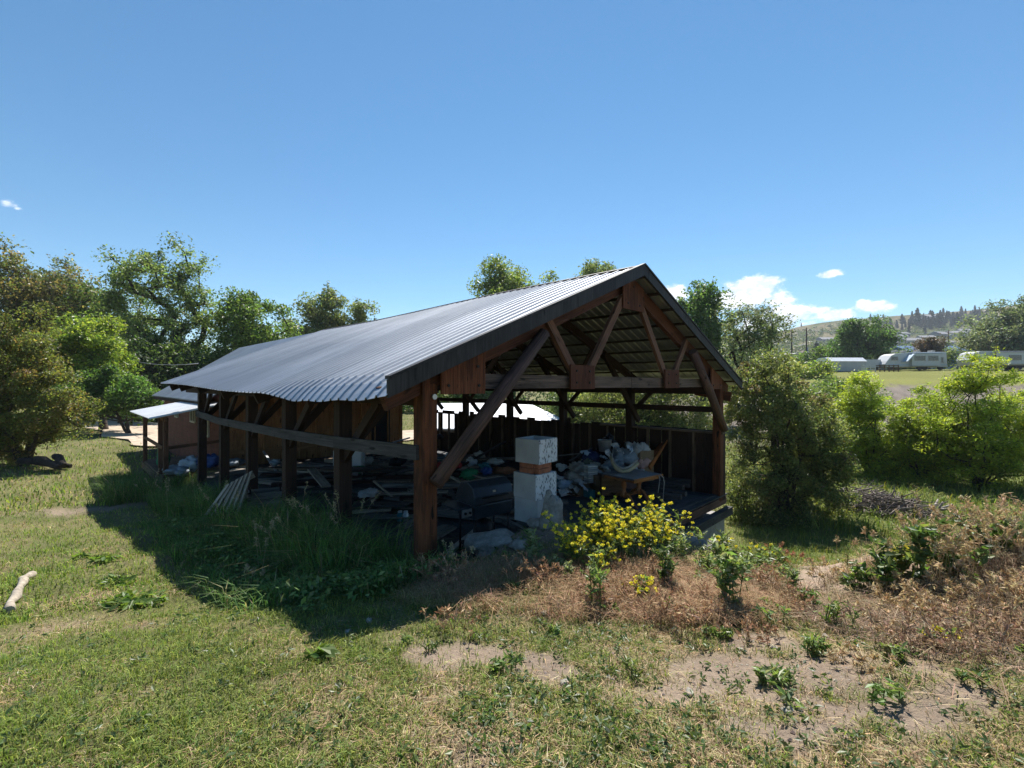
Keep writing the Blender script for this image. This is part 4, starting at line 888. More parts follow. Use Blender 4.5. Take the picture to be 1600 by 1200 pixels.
def conifers():
    protos = []
    for sd in range(3):
        rs = np.random.RandomState(200+sd); root = empty('conifer_tree', 'dark conifer standing in the row along the hill crest', 'tree', (0, 0, 0), 0, 'conifers on the hill crest')
        H = 9.0; m = MB(); m.tube([(0, 0, -1), (.1, 0, H*.5), (0, .05, H)], [.28, .18, .03], 6); m.build('trunk', M['darkbark'], root)
        n = 900; h = H*(.08+.92*rs.rand(n)**1.15); a = rs.rand(n)*6.28; lay = .75+.35*np.sin(h*4.2+sd); rad = (1-h/H)**.6*(2.9-.4*sd)*lay*rs.rand(n)**.5
        c = np.stack([rad*np.cos(a), rad*np.sin(a), h-.12*rad], 1); tg = np.stack([np.cos(a), np.sin(a), -.25*np.ones(n)], 1)
        v, f = leaves(c, .75+.5*rs.rand(n), .45, rs, (0, 0, .8), tg); link('crown', np_mesh('crown', v, [f], M['needle'], np.repeat(pal(n, rs, [(.028, .048, .026), (.04, .062, .03), (.02, .034, .02)], [3, 2, 2]), 4, 0)), root)
        protos.append(root)
    rs = random.Random(3); spots = []
    for k in range(120): px = 1366+rs.random()**.8*178; spots.append((px, None, (.75+.75*rs.random()**2)*(1 if px < 1500 else .85)))
    for k in range(9): spots.append((rs.uniform(1425, 1500), rs.uniform(497, 510), rs.uniform(.7, 1.1)))
    spots += [(1433.5, None, 2.0), (1468, None, 1.8), (1252, 509, .5), (1276, 560, 1.0), (1420, 523, 1.0), (1445, 522, 1.1), (1360, 500, .8), (1335, 503, .55)]
    for i, (px, py, sc) in enumerate(spots):
        if py is None: sk = np.interp(px, [p for p, _ in SKY], [q for _, q in SKY]); r = 622-rs.random()*110; p = Vector(((px-CX)/FPX*r, r, float(hill_z(np.array([px]), np.array([r]))[0])))
        else: p = on_hill(px, py)
        o = protos[i % 3] if i < 3 else copy_thing(protos[i % 3]); o.location = p-Vector((0, 0, .3)); o.scale = (sc, sc, sc*(1+.25*rs.random())); o.rotation_euler[2] = rs.random()*6
        if py is not None: o['label'] = 'dark conifer among the scrub and houses below the hill crest'; o['group'] = 'conifers lower on the hill'
        if (px, py) == (1433.5, None): o['label'] = 'lone tallest conifer rising above the others on hill crest'
conifers()
def houses():
    rs = random.Random(9)
    hs = [(1403, 533, 16, 5, 'greyroof', 'cream'), (1424, 540, 20, 5.5, 'greyroof', 'white_paint'), (1446, 534, 14, 5, 'greyroof', 'cream'), (1472, 530, 22, 5, 'greyroof', 'offwhite'), (1492, 529, 15, 6, 'greyroof', 'cream'),
          (1386, 541, 18, 4, 'greyroof', 'grey_panel'), (1411, 527, 12, 4, 'greyroof', 'offwhite'), (1508, 524, 14, 5, 'greyroof', 'grey_panel'), (1455, 502, 20, 4, 'greyroof', 'white_paint'), (1290, 536, 16, 4, 'greyroof', 'offwhite'),
          (1478, 541, 14, 4.5, 'greyroof', 'grey_panel')]
    lab = ['grey roofed cream house left of the white hillside house', 'white hillside house with dark windows, largest of the row', 'cream house right behind the white hillside house', 'long pale house under the power line on the hill', 'cream house at the right end of the hillside row',
           'low grey house lowest at the left of the hillside row', 'small pale house above the others beside dark tree', 'grey house partly behind the feathery grey green tree', 'white roofed house high up below the conifers', 'lone pale house on the slope left of the round maple', 'low grey house nearest the purple tree on hillside']
    for (px, py, w, h, rf, wl), lb in zip(hs, lab):
        p = on_hill(px, py); sc = p.y/FPX; w = w*sc*1.35; d = w*.6; h = h*sc*1.6
        r = empty('hillside_house', lb, 'house', p-Vector((0, 0, .8)), rs.uniform(-.3, .3), 'houses on the far hillside')
        m = MB(); m.box((0, 0, h/2), w, d, h); m.build('wall', M[wl], r)
        m = MB(); m.prism([(-d*.62, h), (d*.62, h), (0, h+d*.30)], -w*.54, w*.54, lambda x, y, q: (q, x, y)); m.build('roof', M[rf], r)
        k = max(2, int(w/3.2))
        for j in range(k):
            m = MB(); m.box((-w/2+(j+.5)*w/k, -d/2-.03, h*.62), w/k*.5, .08, h*.38); m.build('window', M['glass'], r)
houses()

# ------------------------------------------------------------------ across the field: trailers, shed, fence, poles, blue-roofed hall
def field_pt(px, Z): x = (px-CX)/FPX*Z; return Vector((x, Z, gz(x, Z)))
def build_field():
    # storage shed
    p = field_pt(1313, 78); k = 78/FPX; w = 59*k; h = 16*k; d = 3.2
    r = empty('storage_shed', 'pale grey storage shed with white roof at the field edge', 'shed', p, .06)
    m = MB(); m.box((0, 0, h/2), w, d, h); m.build('wall', M['grey_panel'], r)
    m = MB(); m.prism([(-d/2-.15, h-.05), (d/2+.15, h-.05), (d*.25, h+.62), (-d*.25, h+.62)], -w/2-.1, w/2+.1, lambda x, y, q: (q, x, y)); m.build('roof', M['white_roof'], r)
    m = MB(); m.box((w/2+.03, 0, h*.45), .06, d*.8, h*.85); m.build('door', M['dark_metal'], r)
    p = field_pt(1357, 80); r = empty('cargo_trailer', 'small white box trailer between the pale shed and motorhome', 'trailer', p, 0.05); k = 80/FPX
    m = MB(); m.box((0, 0, 1.2), 25*k, 2, 1.5); m.build('body', M['white_paint'], r)
    for sx in (-.6, .6): m = MB(); m.tube([(sx, -1.05, .35), (sx, -.85, .35)], .34, 12); m.build('wheel', M['tyre'], r)
    # motorhome: nose at the left, slide-outs and awning
    Z = 79; k = Z/FPX; p = field_pt(1422, Z); r = empty('motorhome', 'white motorhome with open awning and two slide out windows', 'motorhome', p, 0.0)
    X = lambda px: (px-1422)*k; h0, H = .55, 3.15
    m = MB(); m.prism([(X(1374), 1.0), (X(1377), 1.55), (X(1384), 2.55), (X(1390), 2.85), (X(1412), H-.1), (X(1468), H), (X(1470), h0), (X(1376), h0)], -1.25, 1.25, lambda x, y, q: (x, q, y)); bevel(m.build('body', M['white_paint'], r), .06)
    m = MB(); m.box((X(1433), -1.5, 1.75), 44*k, .6, 2.1); bevel(m.build('slide_out', M['white_paint'], r), .03)
    for (cx, w, h, z, y) in ((1388, 10, .62, 2.0, -1.27), (1423, 16, .8, 2.02, -1.82), (1443, 15, .8, 2.02, -1.82), (1456.8, 3, .9, 1.7, -1.82)):
        m = MB(); m.box((X(cx), y, z), w*k, .04, h); f = m.build('window', M['glass'], r)
        m = MB()
        for sg in (-1, 1): m.box((X(cx)+sg*w*k/2, y-.01, z), .07, .06, h+.1); m.box((X(cx), y-.01, z+sg*h/2), w*k, .06, .07)
        m.build('window_frame', M['offwhite'], f)
    m = MB(); m.prism([(X(1399), 1.45), (X(1410), 2.75), (X(1411), 2.70), (X(1401), 1.42)], -2.4, -1.27, lambda x, y, q: (x, q, y)); m.build('awning', M['bluegrey'], r)
    m = MB(); m.box((X(1434), -1.3, 2.86), 50*k, 1.1, .06); m.build('slide_topper', M['bluegrey'], r)
    for cx in (1398, 1411, 1432, 1455): m = MB(); m.box((X(cx), 0, H+.14), 5*k, .9, .3); bevel(m.build('roof_vent', M['offwhite'], r), .05)
    for cx in (1383, 1428, 1436, 1460): m = MB(); m.tube([(X(cx), -1.2, .45), (X(cx), -.95, .45)], .45, 14); m.build('wheel', M['tyre'], r)
    m = MB(); m.box((X(1424), -1.27, .95), 90*k, .02, .16); m.build('stripe', M['bluegrey'], r)
    # travel trailer on the right
    Z = 76; k = Z/FPX; p = field_pt(1560, Z)+Vector((0, 0, .1)); r = empty('travel_trailer', 'long white travel trailer with black trim at right edge', 'trailer', p, 0.0); X = lambda px: (px-1560)*k
    m = MB(); m.prism([(X(1508), .7), (X(1505), 1.6), (X(1512), 2.8), (X(1520), 3.05), (X(1650), 3.1), (X(1652), .7)], -1.25, 1.25, lambda x, y, q: (x, q, y)); bevel(m.build('body', M['white_paint'], r), .05)
    m = MB(); m.box((X(1564), -1.45, 1.85), 50*k, .45, 2.0); bevel(m.build('slide_out', M['white_paint'], r), .03)
    m = MB()
    for cx in (1538.5, 1589.5): m.box((X(cx), -1.69, 1.85), 2*k, .05, 2.1)
    m.box((X(1564), -1.69, 2.9), 52*k, .05, .1); m.build('slide_trim', M['dark_metal'], r)
    m = MB(); m.box((X(1569), -1.69, 1.95), 19*k, .04, .85); m.build('window', M['glass'], r)
    m = MB(); m.box((X(1601), -1.27, 1.95), 14*k, .04, .7); m.build('window', M['glass'], r)
    m = MB(); m.prism([(X(1515), .72), (X(1560), .95), (X(1610), .75), (X(1650), 1.15), (X(1650), 1.35), (X(1610), .95), (X(1560), 1.15), (X(1515), .85)], -1.275, -1.255, lambda x, y, q: (x, q, y)); m.build('swoosh_stripe', M['dark_metal'], r)
    for cx in (1572, 1582): m = MB(); m.tube([(X(cx), -1.15, .35), (X(cx), -.9, .35)], .38, 14); m.build('wheel', M['tyre'], r)
    m = MB(); m.box((X(1580), 0, .55), 140*k, 2.2, .3); m.build('chassis', M['dark_metal'], r)
    p = field_pt(1524, 84); r = empty('cream_trailer', 'plain pale trailer end behind the lime shrub', 'trailer', p, 0); m = MB(); m.box((0, 0, 1.75), 34*84/FPX, 2.4, 2.5); bevel(m.build('body', M['offwhite'], r), .25)
    for sx in (-.5, .5): m = MB(); m.tube([(sx, -1.25, .4), (sx, -1.0, .4)], .38, 12); m.build('wheel', M['tyre'], r)
    # rail fence
    r = empty('rail_fence', 'white and brown rail fence in front of the motorhome', 'fence', field_pt(1375, 75), 0); k = 75/FPX
    for i in range(9):
        x = (1346+i*7.2-1375)*k; m = MB(); m.beam((x, 0, -.2), (x, 0, 1.15), .12, .12); m.build('fence_post', M['white_paint'] if i < 4 else M['brownplank'], r)
    for z in (.3, .65, 1.0):
        m = MB(); m.beam(((1346-1375)*k, -.08, z), ((1367.6-1375)*k, -.08, z), .04, .14); m.build('fence_rail', M['white_paint'], r)
        m = MB(); m.beam(((1368-1375)*k, -.08, z), ((1404-1375)*k, -.08, z), .04, .14); m.build('fence_rail', M['brownplank'], r)
    # blue hall
    p = field_pt(1458, 118); k = 118/FPX; r = empty('blue_hall', 'long low hall with blue metal roof behind the motorhome', 'hall', p+Vector((0, 0, -.6)), 0)
    m = MB(); m.box((0, 0, 2.6), 120*k, 9, 5.2); m.build('wall', M['blueroof'], r)
    m = MB(); m.prism([(-5, 5.1), (5, 5.1), (0, 6.8)], -62*k, 62*k, lambda x, y, q: (q, x, y)); m.build('roof', M['blueroof'], r)
    for i in range(3): m = MB(); m.box(((-30+i*26)*k, -4.52, 1.9), 1.6, .06, 2.6); m.build('door', M['grey_panel'], r)
    # utility poles and wires
    tops = []
    for (px, py, Z, lb) in ((1237, 515, 105, 'dark utility pole left of its taller twin'), (1260, 512, 100, 'taller utility pole with pale lower sleeve'), (1482, 516, 130, 'grey utility pole below the hillside houses')):
        p = field_pt(px, Z); top = EYE+(HY-py)/FPX*Z; r = empty('utility_pole', lb, 'pole', p, 0, 'utility poles across the field'); H = top-p.z
        m = MB(); m.tube([(0, 0, -.5), (0, 0, H)], [.19, .13], 8); m.build('mast', M['bark'], r)
        m = MB(); m.beam((-.9, 0, H-.5), (.9, 0, H-.5), .12, .12); m.build('crossarm', M['bark'], r)
        if px == 1260: m = MB(); m.tube([(.22, -.05, 0), (.22, -.05, H*.55)], [.14, .14], 8); m.build('sleeve', M['galv'], r)
        tops.append(p+Vector((0, 0, H-.4)))
    ends = [(tops[1], tops[2]+Vector((0, 0, .5))), (tops[2]+Vector((0, 0, -.9)), PX(1640, 510, 150)), (tops[0]+Vector((0, 0, -1)), PX(1060, 548, 140)), (tops[1]+Vector((0, 0, -5)), PX(1080, 556, 130)), (tops[0]+Vector((0, 0, -3.4)), tops[1]+Vector((0, 0, -3.2))), (tops[1]+Vector((0, 0, -2.5)), PX(1430, 536, 150))]
    lb = ['power line strung between the taller pole and hillside pole', 'power line running right from the hillside pole', 'upper power line running left behind the silver tree', 'lower power line running left behind the silver tree', 'short wire between the two nearby utility poles', 'lower power line running right towards the houses']
    for (a, b), l in zip(ends, lb):
        m = MB(); m.tube([a.lerp(b, f)-Vector((0, 0, 1.2*4*f*(1-f)*((a-b).length/60))) for f in [i/10 for i in range(11)]], .035, 4); tag(m.build('power_line', M['galv']), l, 'power line', 'power lines across the field')
    a, b = PX(165, 548, 40), PX(310, 568, 26)
    m = MB(); m.tube([a.lerp(b, f)-Vector((0, 0, .5*4*f*(1-f))) for f in [i/10 for i in range(11)]], .022, 4); tag(m.build('overhead_wire', M['galv']), 'thin overhead wire crossing the dark trees to the workshop', 'wire')
    # low building with white roof beyond the far wall
    p0 = PX(772, 640, 25.5); zt = EYE-(632-HY)/FPX*25; r = empty('white_roofed_shed', 'low shed with bright white roof beyond the plank wall', 'shed', (p0.x, p0.y, gz(p0.x, p0.y)), .0); g = gz(p0.x, p0.y)
    k = 25/FPX; X = lambda px: (px-772)*k; zr = zt-g
    m = MB(); m.box((X(765), 0, (zr-1.0)/2-.2), 185*k, 3.4, zr-.6); m.build('wall', M['greywood'], r)
    m = MB(); m.prism([(X(672), zr-.12), (X(795), zr+.02), (X(824), zr-.04), (X(872), zr-.62), (X(872), zr-.72), (X(672), zr-1.0)], 2.2, 2.25, lambda x, y, q: (x, q, y)); 
    m = MB(); rows = [(-2.3, -1.05), (2.0, 0.0)]
    pts = [(X(672), -2.3, zr-1.15), (X(880), -2.3, zr-1.15), (X(872), -.6, zr-.66), (X(828), 2.0, zr+.0), (X(672), 2.0, zr-.03)]
    m.v = [(x, y, z) for x, y, z in pts]+[(x, y, z-.08) for x, y, z in pts]; m.f = [[0, 1, 2, 3, 4], [9, 8, 7, 6, 5]]+[[i, 5+i, 5+(i+1) % 5, (i+1) % 5] for i in range(5)]
    m.uv = [(0, 0)]*sum(len(f) for f in m.f); m.sm = [False]*len(m.f); m.build('roof', M['white_roof'], r)
build_field()

# ------------------------------------------------------------------ left side: wire fence, stake, log, dark debris
def build_left():
    pts = [(118, 640, 40), (150, 655, 36), (185, 663, 33), (205, 668, 31.5), (228, 672, 30.5), (262, 676, 30)]
    W3 = []; 
    for px, py, Z in pts: x = (px-CX)/FPX*Z; W3.append(Vector((x, Z, gz(x, Z))))
    r = empty('wire_fence', 'old wire fence with dark posts beyond the gravel lane', 'fence', W3[0])
    for q in W3: q = q-W3[0]; m = MB(); m.tube([q-Vector((0, 0, .3)), q+Vector((.04, 0, 1.25))], [.075, .065], 7); m.build('fence_post', M['darkbark'], r)
    for z in (.35, .7, 1.05):
        m = MB(); m.tube([q-W3[0]+Vector((0, -.07, z)) for q in W3], .012, 4); m.build('fence_wire', M['galv'], r)
    x, y = at(154, 24.8); z = gz(x, y); r = empty('leaning_stake', 'dark leaning metal stake beside the lane edge', 'stake', (x, y, z))
    m = MB(); m.beam((0, 0, -.2), (.30, 0, 1.02), .07, .05); m.build('shaft', M['dark_metal'], r); m = MB(); m.beam((.12, 0, 1.05), (.36, 0, 1.03), .06, .05); m.build('cap', M['dark_metal'], r)
    # pale log
    a = Vector(G(10, 962, 2.22)); b = Vector(G(45, 900, 2.33)); d = (b-a)
    m = MB(); n = 9; m.tube([a+d*(i/n)+Vector((.02*math.sin(i*1.7), .03*math.cos(i*2.1), 0)) for i in range(n+1)], [.038+.008*math.sin(i*2.3) for i in range(n+1)], 9)
    for i in range(len(m.v)): x, y, _ = m.v[i]; m.v[i] = (x, y, m.v[i][2]*0+(m.v[i][2]-(a.z+d.z*((x-a.x)/d.x)))+gz(x, y)+.05)
    o = m.build('weathered_log', m_plain('bleached_log', (.30, .26, .21), .9, var=.35, scale=14, bump=.5)); tag(o, 'bleached pale log lying in the grass at left edge', 'log')
    # dark weathered boards under the shrub
    x, y = at(84, 15.6); z = gz(x, y); m = MB()
    o = None
    for i, (dx, dy, a, L) in enumerate(((-.5, .2, .2, 1.6), (-.1, -.1, -.35, 1.3), (.2, .0, -.42, .9))):
        m = MB(); c = Vector((x+dx, y+dy, z+.22+.06*i)); q = Vector((math.cos(a)*L/2, math.sin(a)*.6, -.12)); m.tube([c-q, c-q*.5+Vector((.03, .02, .03)), c+Vector((-.02, .04, 0)), c+q*.6, c+q], [.10, .13, .12, .11, .07], 9)
        tag(m.build('charred_timber', M['darkbark']), ['dark old timber lying deepest under the brown shrub', 'dark old timber in the middle of the pile by the shrub', 'dark old timber nearest the lawn by the brown shrub'][i], 'timber', 'old timbers beside the shrub')
build_left()

# ------------------------------------------------------------------ things standing and lying in and before the barn
def F(px, py, z=0.0): Z = FPX*(EYE-z)/(py-HY); return Vector(((px-CX)/FPX*Z, Z, z))
def single(mb, name, mt, label, cat, group=None, loc=None, rz=0.0): return tag(mb.build(name, mt, None, loc, rz), label, cat, group)
def chimney():
    c = PX(838, 818, 6.25); bz = c.z; a = math.radians(47); dx = 0.0
    g = 'stacked chimney blocks on the bank'
    for (lbl, z0, h, w, mt, off, rot) in (('plain smooth concrete block at the bottom of the stack', 0, .335, .425, 'smooth_concrete', 0, 0), ('pitted concrete block in the middle under the brick course', .337, .345, .43, 'pitted', -.008, -.05), ('pitted hollow concrete block on top of the stack', .828, .335, .425, 'pitted', .012, .05)):
        r = empty('chimney_block', lbl, 'block', c+Vector((off, .2, z0)), a+rot, g); t = .045
        m = MB(); i = w/2-t
        # four walls round a flue; the face on the left is smooth, the face on the right pitted
        m.box((0, -w/2+t/2, h/2), w, t, h); m.build('block_face', M[mt], r)
        m = MB(); m.box((-w/2+t/2, 0, h/2), t-.002, w-2*t, h); m.box((w/2-t/2, 0, h/2), t-.002, w-2*t, h); m.box((0, w/2-t/2, h/2), w, t, h); m.build('block_wall', M['smooth_concrete'], r)
        m = MB(); m.box((0, 0, .03), w-2*t-.01, w-2*t-.01, .05); m.build('flue_floor', M['concrete'], r)
        m = MB(); m.box((-w/2-.001, 0, h/2), .006, w-.012, h-.008); m.build('block_face', M['smooth_concrete'], r)
    r = empty('brick_course', 'red brick course between the two pitted concrete blocks', 'bricks', c+Vector((0, .2, .683)), a)
    for q in range(2):
        for k in range(4):
            an = k*math.pi/2+(math.pi/2 if q else 0); m = MB(); m.box((-.02+.0, -.135, .036+q*.072), .24, .10, .066)
            for i in range(len(m.v)):
                x, y, z = m.v[i]; m.v[i] = (x*math.cos(an)-y*math.sin(an), x*math.sin(an)+y*math.cos(an), z)
            m.build('brick', M['brick'], r)
chimney()
def rocks():
    L = [(862, 838, 5.85, .13, .10, .34, .3, 'tall grey slab of rock leaning in front of the chimney stack'), (772, 852, 5.7, .42, .34, .13, .2, 'broad flat grey boulder left of the chimney stack'), (838, 842, 5.95, .10, .10, .08, .1, 'small dark stone at the foot of the tall slab'),
         (1075, 846, 6.4, .26, .18, .13, .6, 'rusty tan rock behind the mustard by the concrete corner'), (1110, 858, 6.2, .30, .20, .11, .1, 'pale flat rock right of the rusty tan rock'), (1062, 923, 4.25, .07, .05, .04, 0, 'small pale stone among dry grass right of the mustard'), (812, 868, 5.3, .12, .10, .07, .5, 'reddish stone sunlit on the bank left of the mustard')]
    for i, (px, py, Z, a, b, h, rot, lb) in enumerate(L):
        p = PX(px, py, Z); p.z = gz(p.x, p.y)+h*.35; m = MB(); m.blob((0, 0, 0), a, b, h, .24, i+3, 16, 11, rot); o = single(m, 'rock', M['rock'], lb, 'rock', 'rocks on the bank', p)
    # loose stones
    rs = random.Random(6)
    for k in range(34):
        x, y = rs.uniform(-1.3, 2.6), rs.uniform(2.3, 5.0); h = rs.uniform(.008, .022); m = MB(); m.blob((0, 0, 0), h*1.6, h*1.3, h, .25, k, 7, 5, rs.random()*3)
        single(m, 'stone', M['rock'], 'small loose pale stone lying on the bare dirt patch', 'stone', 'loose stones on the dirt', (x, y, gz(x, y)+h*.4))
rocks()
def grill():
    c = F(757, 860); r = empty('barbecue_grill', 'dusty black gas barbecue with closed lid beside the chimney stack', 'barbecue', c, math.radians(38)); bm = M['black_metal']
    m = MB(); m.prism([(-.24, .60), (.24, .60), (.27, .82), (-.27, .82)], -.36, .36, lambda x, y, q: (q, x, y)); bevel(m.build('firebox', bm, r), .02)
    m = MB(); m.prism([(-.28, .825), (.28, .825), (.27, .93), (.14, 1.12), (-.08, 1.16), (-.22, 1.08), (-.28, .95)], -.37, .37, lambda x, y, q: (q, x, y)); l = m.build('lid', bm, r); bevel(l, .02)
    m = MB(); m.tube([(-.24, -.30, .93), (-.24, -.345, .94), (.24, -.345, .94), (.24, -.30, .93)], .012, 6); m.build('lid_handle', M['dark_metal'], l)
    m = MB(); m.box((0, -.262, 1.0), .05, .012, .03); m.build('badge_plate', M['galv'], l)
    for sx in (-.33, .33):
        for sy in (-.2, .2): m = MB(); m.tube([(sx, sy, 0), (sx, sy, .63)], .016, 6); m.build('leg', M['dark_metal'], r)
    m = MB(); m.box((0, 0, .16), .7, .42, .02); m.build('bottom_shelf', M['dark_metal'], r)
    for sx in (-1, 1): m = MB(); m.box((sx*.52, 0, .80), .27, .42, .025); m.build('side_shelf', bm, r)
    m = MB(); m.box((-.48, -.235, .735), .16, .03, .11); cp = m.build('control_panel', M['galv'], r)
    for sx in (-.52, -.44): m = MB(); m.tube([(sx, -.25, .735), (sx, -.275, .735)], .02, 8); m.build('knob', M['dark_metal'], cp)
    for sx in (.33,):
        for sy in (-.24, .24): m = MB(); m.tube([(sx, sy-.02, .09), (sx, sy+.02, .09)], .09, 12); m.build('wheel', M['tyre'], r)
    m = MB(); m.lathe([(.02, .18), (.14, .19), (.15, .22), (.15, .44), (.10, .50), (.03, .52), (.03, .56)], (.0, 0, 0), 12); m.build('gas_bottle', M['dark_metal'], r)
grill()
def table():
    c = Vector((2.66, 10.08, 0)); r = empty('pedestal_table', 'square wooden pedestal table with dark top and curved feet', 'table', c, math.radians(37))
    m = MB(); m.box((0, 0, .655), 1.0, .92, .03); bevel(m.build('table_top', m_wood('dark_table_top', (.05, .055, .065), (.13, .14, .155), .35), r), .008)
    m = MB()
    for sy in (-.40, .40): m.box((0, sy, .605), .86, .022, .07)
    for sx in (-.42, .42): m.box((sx, 0, .605), .022, .76, .07)
    m.build('apron', M['orangewood'], r)
    m = MB(); m.box((0, -.467, .652), 1.01, .018, .042); m.build('edge_trim', M['orangewood'], r)
    for sx in (-.26, .26):
        m = MB(); m.lathe([(.05, .18), (.085, .22), (.06, .30), (.04, .36), (.07, .44), (.045, .52), (.06, .57)], (sx, 0, 0), 12); m.build('pedestal', M['orangewood'], r)
        for sy in (-1, 1): m = MB(); m.tube([(sx, sy*.03, .28), (sx, sy*.14, .24), (sx, sy*.24, .12), (sx, sy*.30, .035), (sx, sy*.38, .02)], [.035, .04, .03, .025, .02], 7); m.build('foot', M['orangewood'], r)
    m = MB(); m.beam((-.26, 0, .22), (.26, 0, .22), .03, .06); m.build('stretcher', M['orangewood'], r)
    w = r.matrix_basis
    for k, (sx, pts, lb) in enumerate(((0, [(.30, -.50, .68), (.29, -.54, .60), (.27, -.53, .45), (.25, -.52, .30)], 'white cord dangling at the left front of the table'), (1, [(.36, -.50, .68), (.40, -.55, .62), (.46, -.53, .5), (.45, -.52, .28), (.46, -.5, .1), (.52, -.46, .02)], 'white cord dangling at the right front of the table'))):
        m = MB(); Mx = Matrix.Rotation(math.radians(37), 4, 'Z'); m.tube([Mx@Vector(p)+c for p in pts], .009, 5); single(m, 'cord', M['offwhite'], lb, 'cord', 'cords hanging from the table')
table()
def crumple(m, c, a, b, h, seed, n=7):
    rr = random.Random(seed); vs = []; fs = []; uv = []
    for j in range(n):
        for i in range(n):
            x, y = (i/(n-1)-.5)*a, (j/(n-1)-.5)*b; vs.append(Vector(c)+Vector((x+rr.uniform(-.1, .1)*a/n, y+rr.uniform(-.1, .1)*b/n, h*(rr.random()-.3)-(abs(x/a)**2+abs(y/b)**2)*h*1.3)))
    for j in range(n-1):
        for i in range(n-1): fs.append((j*n+i, j*n+i+1, (j+1)*n+i+1, (j+1)*n+i)); uv.append([(0, 0)]*4)
    m._add(vs, fs, uv, False)
def sheet(name, c, a, b, h, rz, tilt, seed, mt, label, cat, group=None):
    m = MB(); crumple(m, (0, 0, 0), a, b, h, seed); o = single(m, name, M[mt], label, cat, group, c, rz); o.rotation_euler[0] = tilt
    s = o.modifiers.new('thickness', 'SOLIDIFY'); s.thickness = .006; return o
def carton(c, a, b, h, rz, mt, label, group, open_=False):
    r = empty('carton', label, 'box', c, rz, group); m = MB(); t = .008
    m.box((0, -b/2, h/2), a, t, h); m.box((0, b/2, h/2), a, t, h); m.box((-a/2, 0, h/2), t, b-t, h); m.box((a/2, 0, h/2), t, b-t, h); m.box((0, 0, t), a-t, b-t, t)
    m.build('carton_body', M[mt], r)
    if open_:
        for sg in (-1, 1): m = MB(); m.beam((-a/2, sg*b/2, h), (a/2, sg*b/2, h), .004, .004); m._add([(-a/2, sg*b/2, h), (a/2, sg*b/2, h), (a/2, sg*(b/2+.12), h+.05), (-a/2, sg*(b/2+.12), h+.05)], [(0, 1, 2, 3)], [[(0, 0)]*4]); m.build('flap', M[mt], r)
    else: m = MB(); m.box((0, 0, h+.004), a+.004, b+.004, .007); m.build('flap', M[mt], r)
    return r
def sack(px, py, Z, a, b, h, seed, mt, label, group='bags and bundles in the rubbish heap', name='bag', cat='bag', amp=.28):
    m = MB(); m.blob((0, 0, 0), a*.85, b*.85, h*.85, amp, seed, 30, 20, seed*.7, fine=1.5); o = single(m, name, M[mt], label, cat, group, PX(px, py, Z)); return o
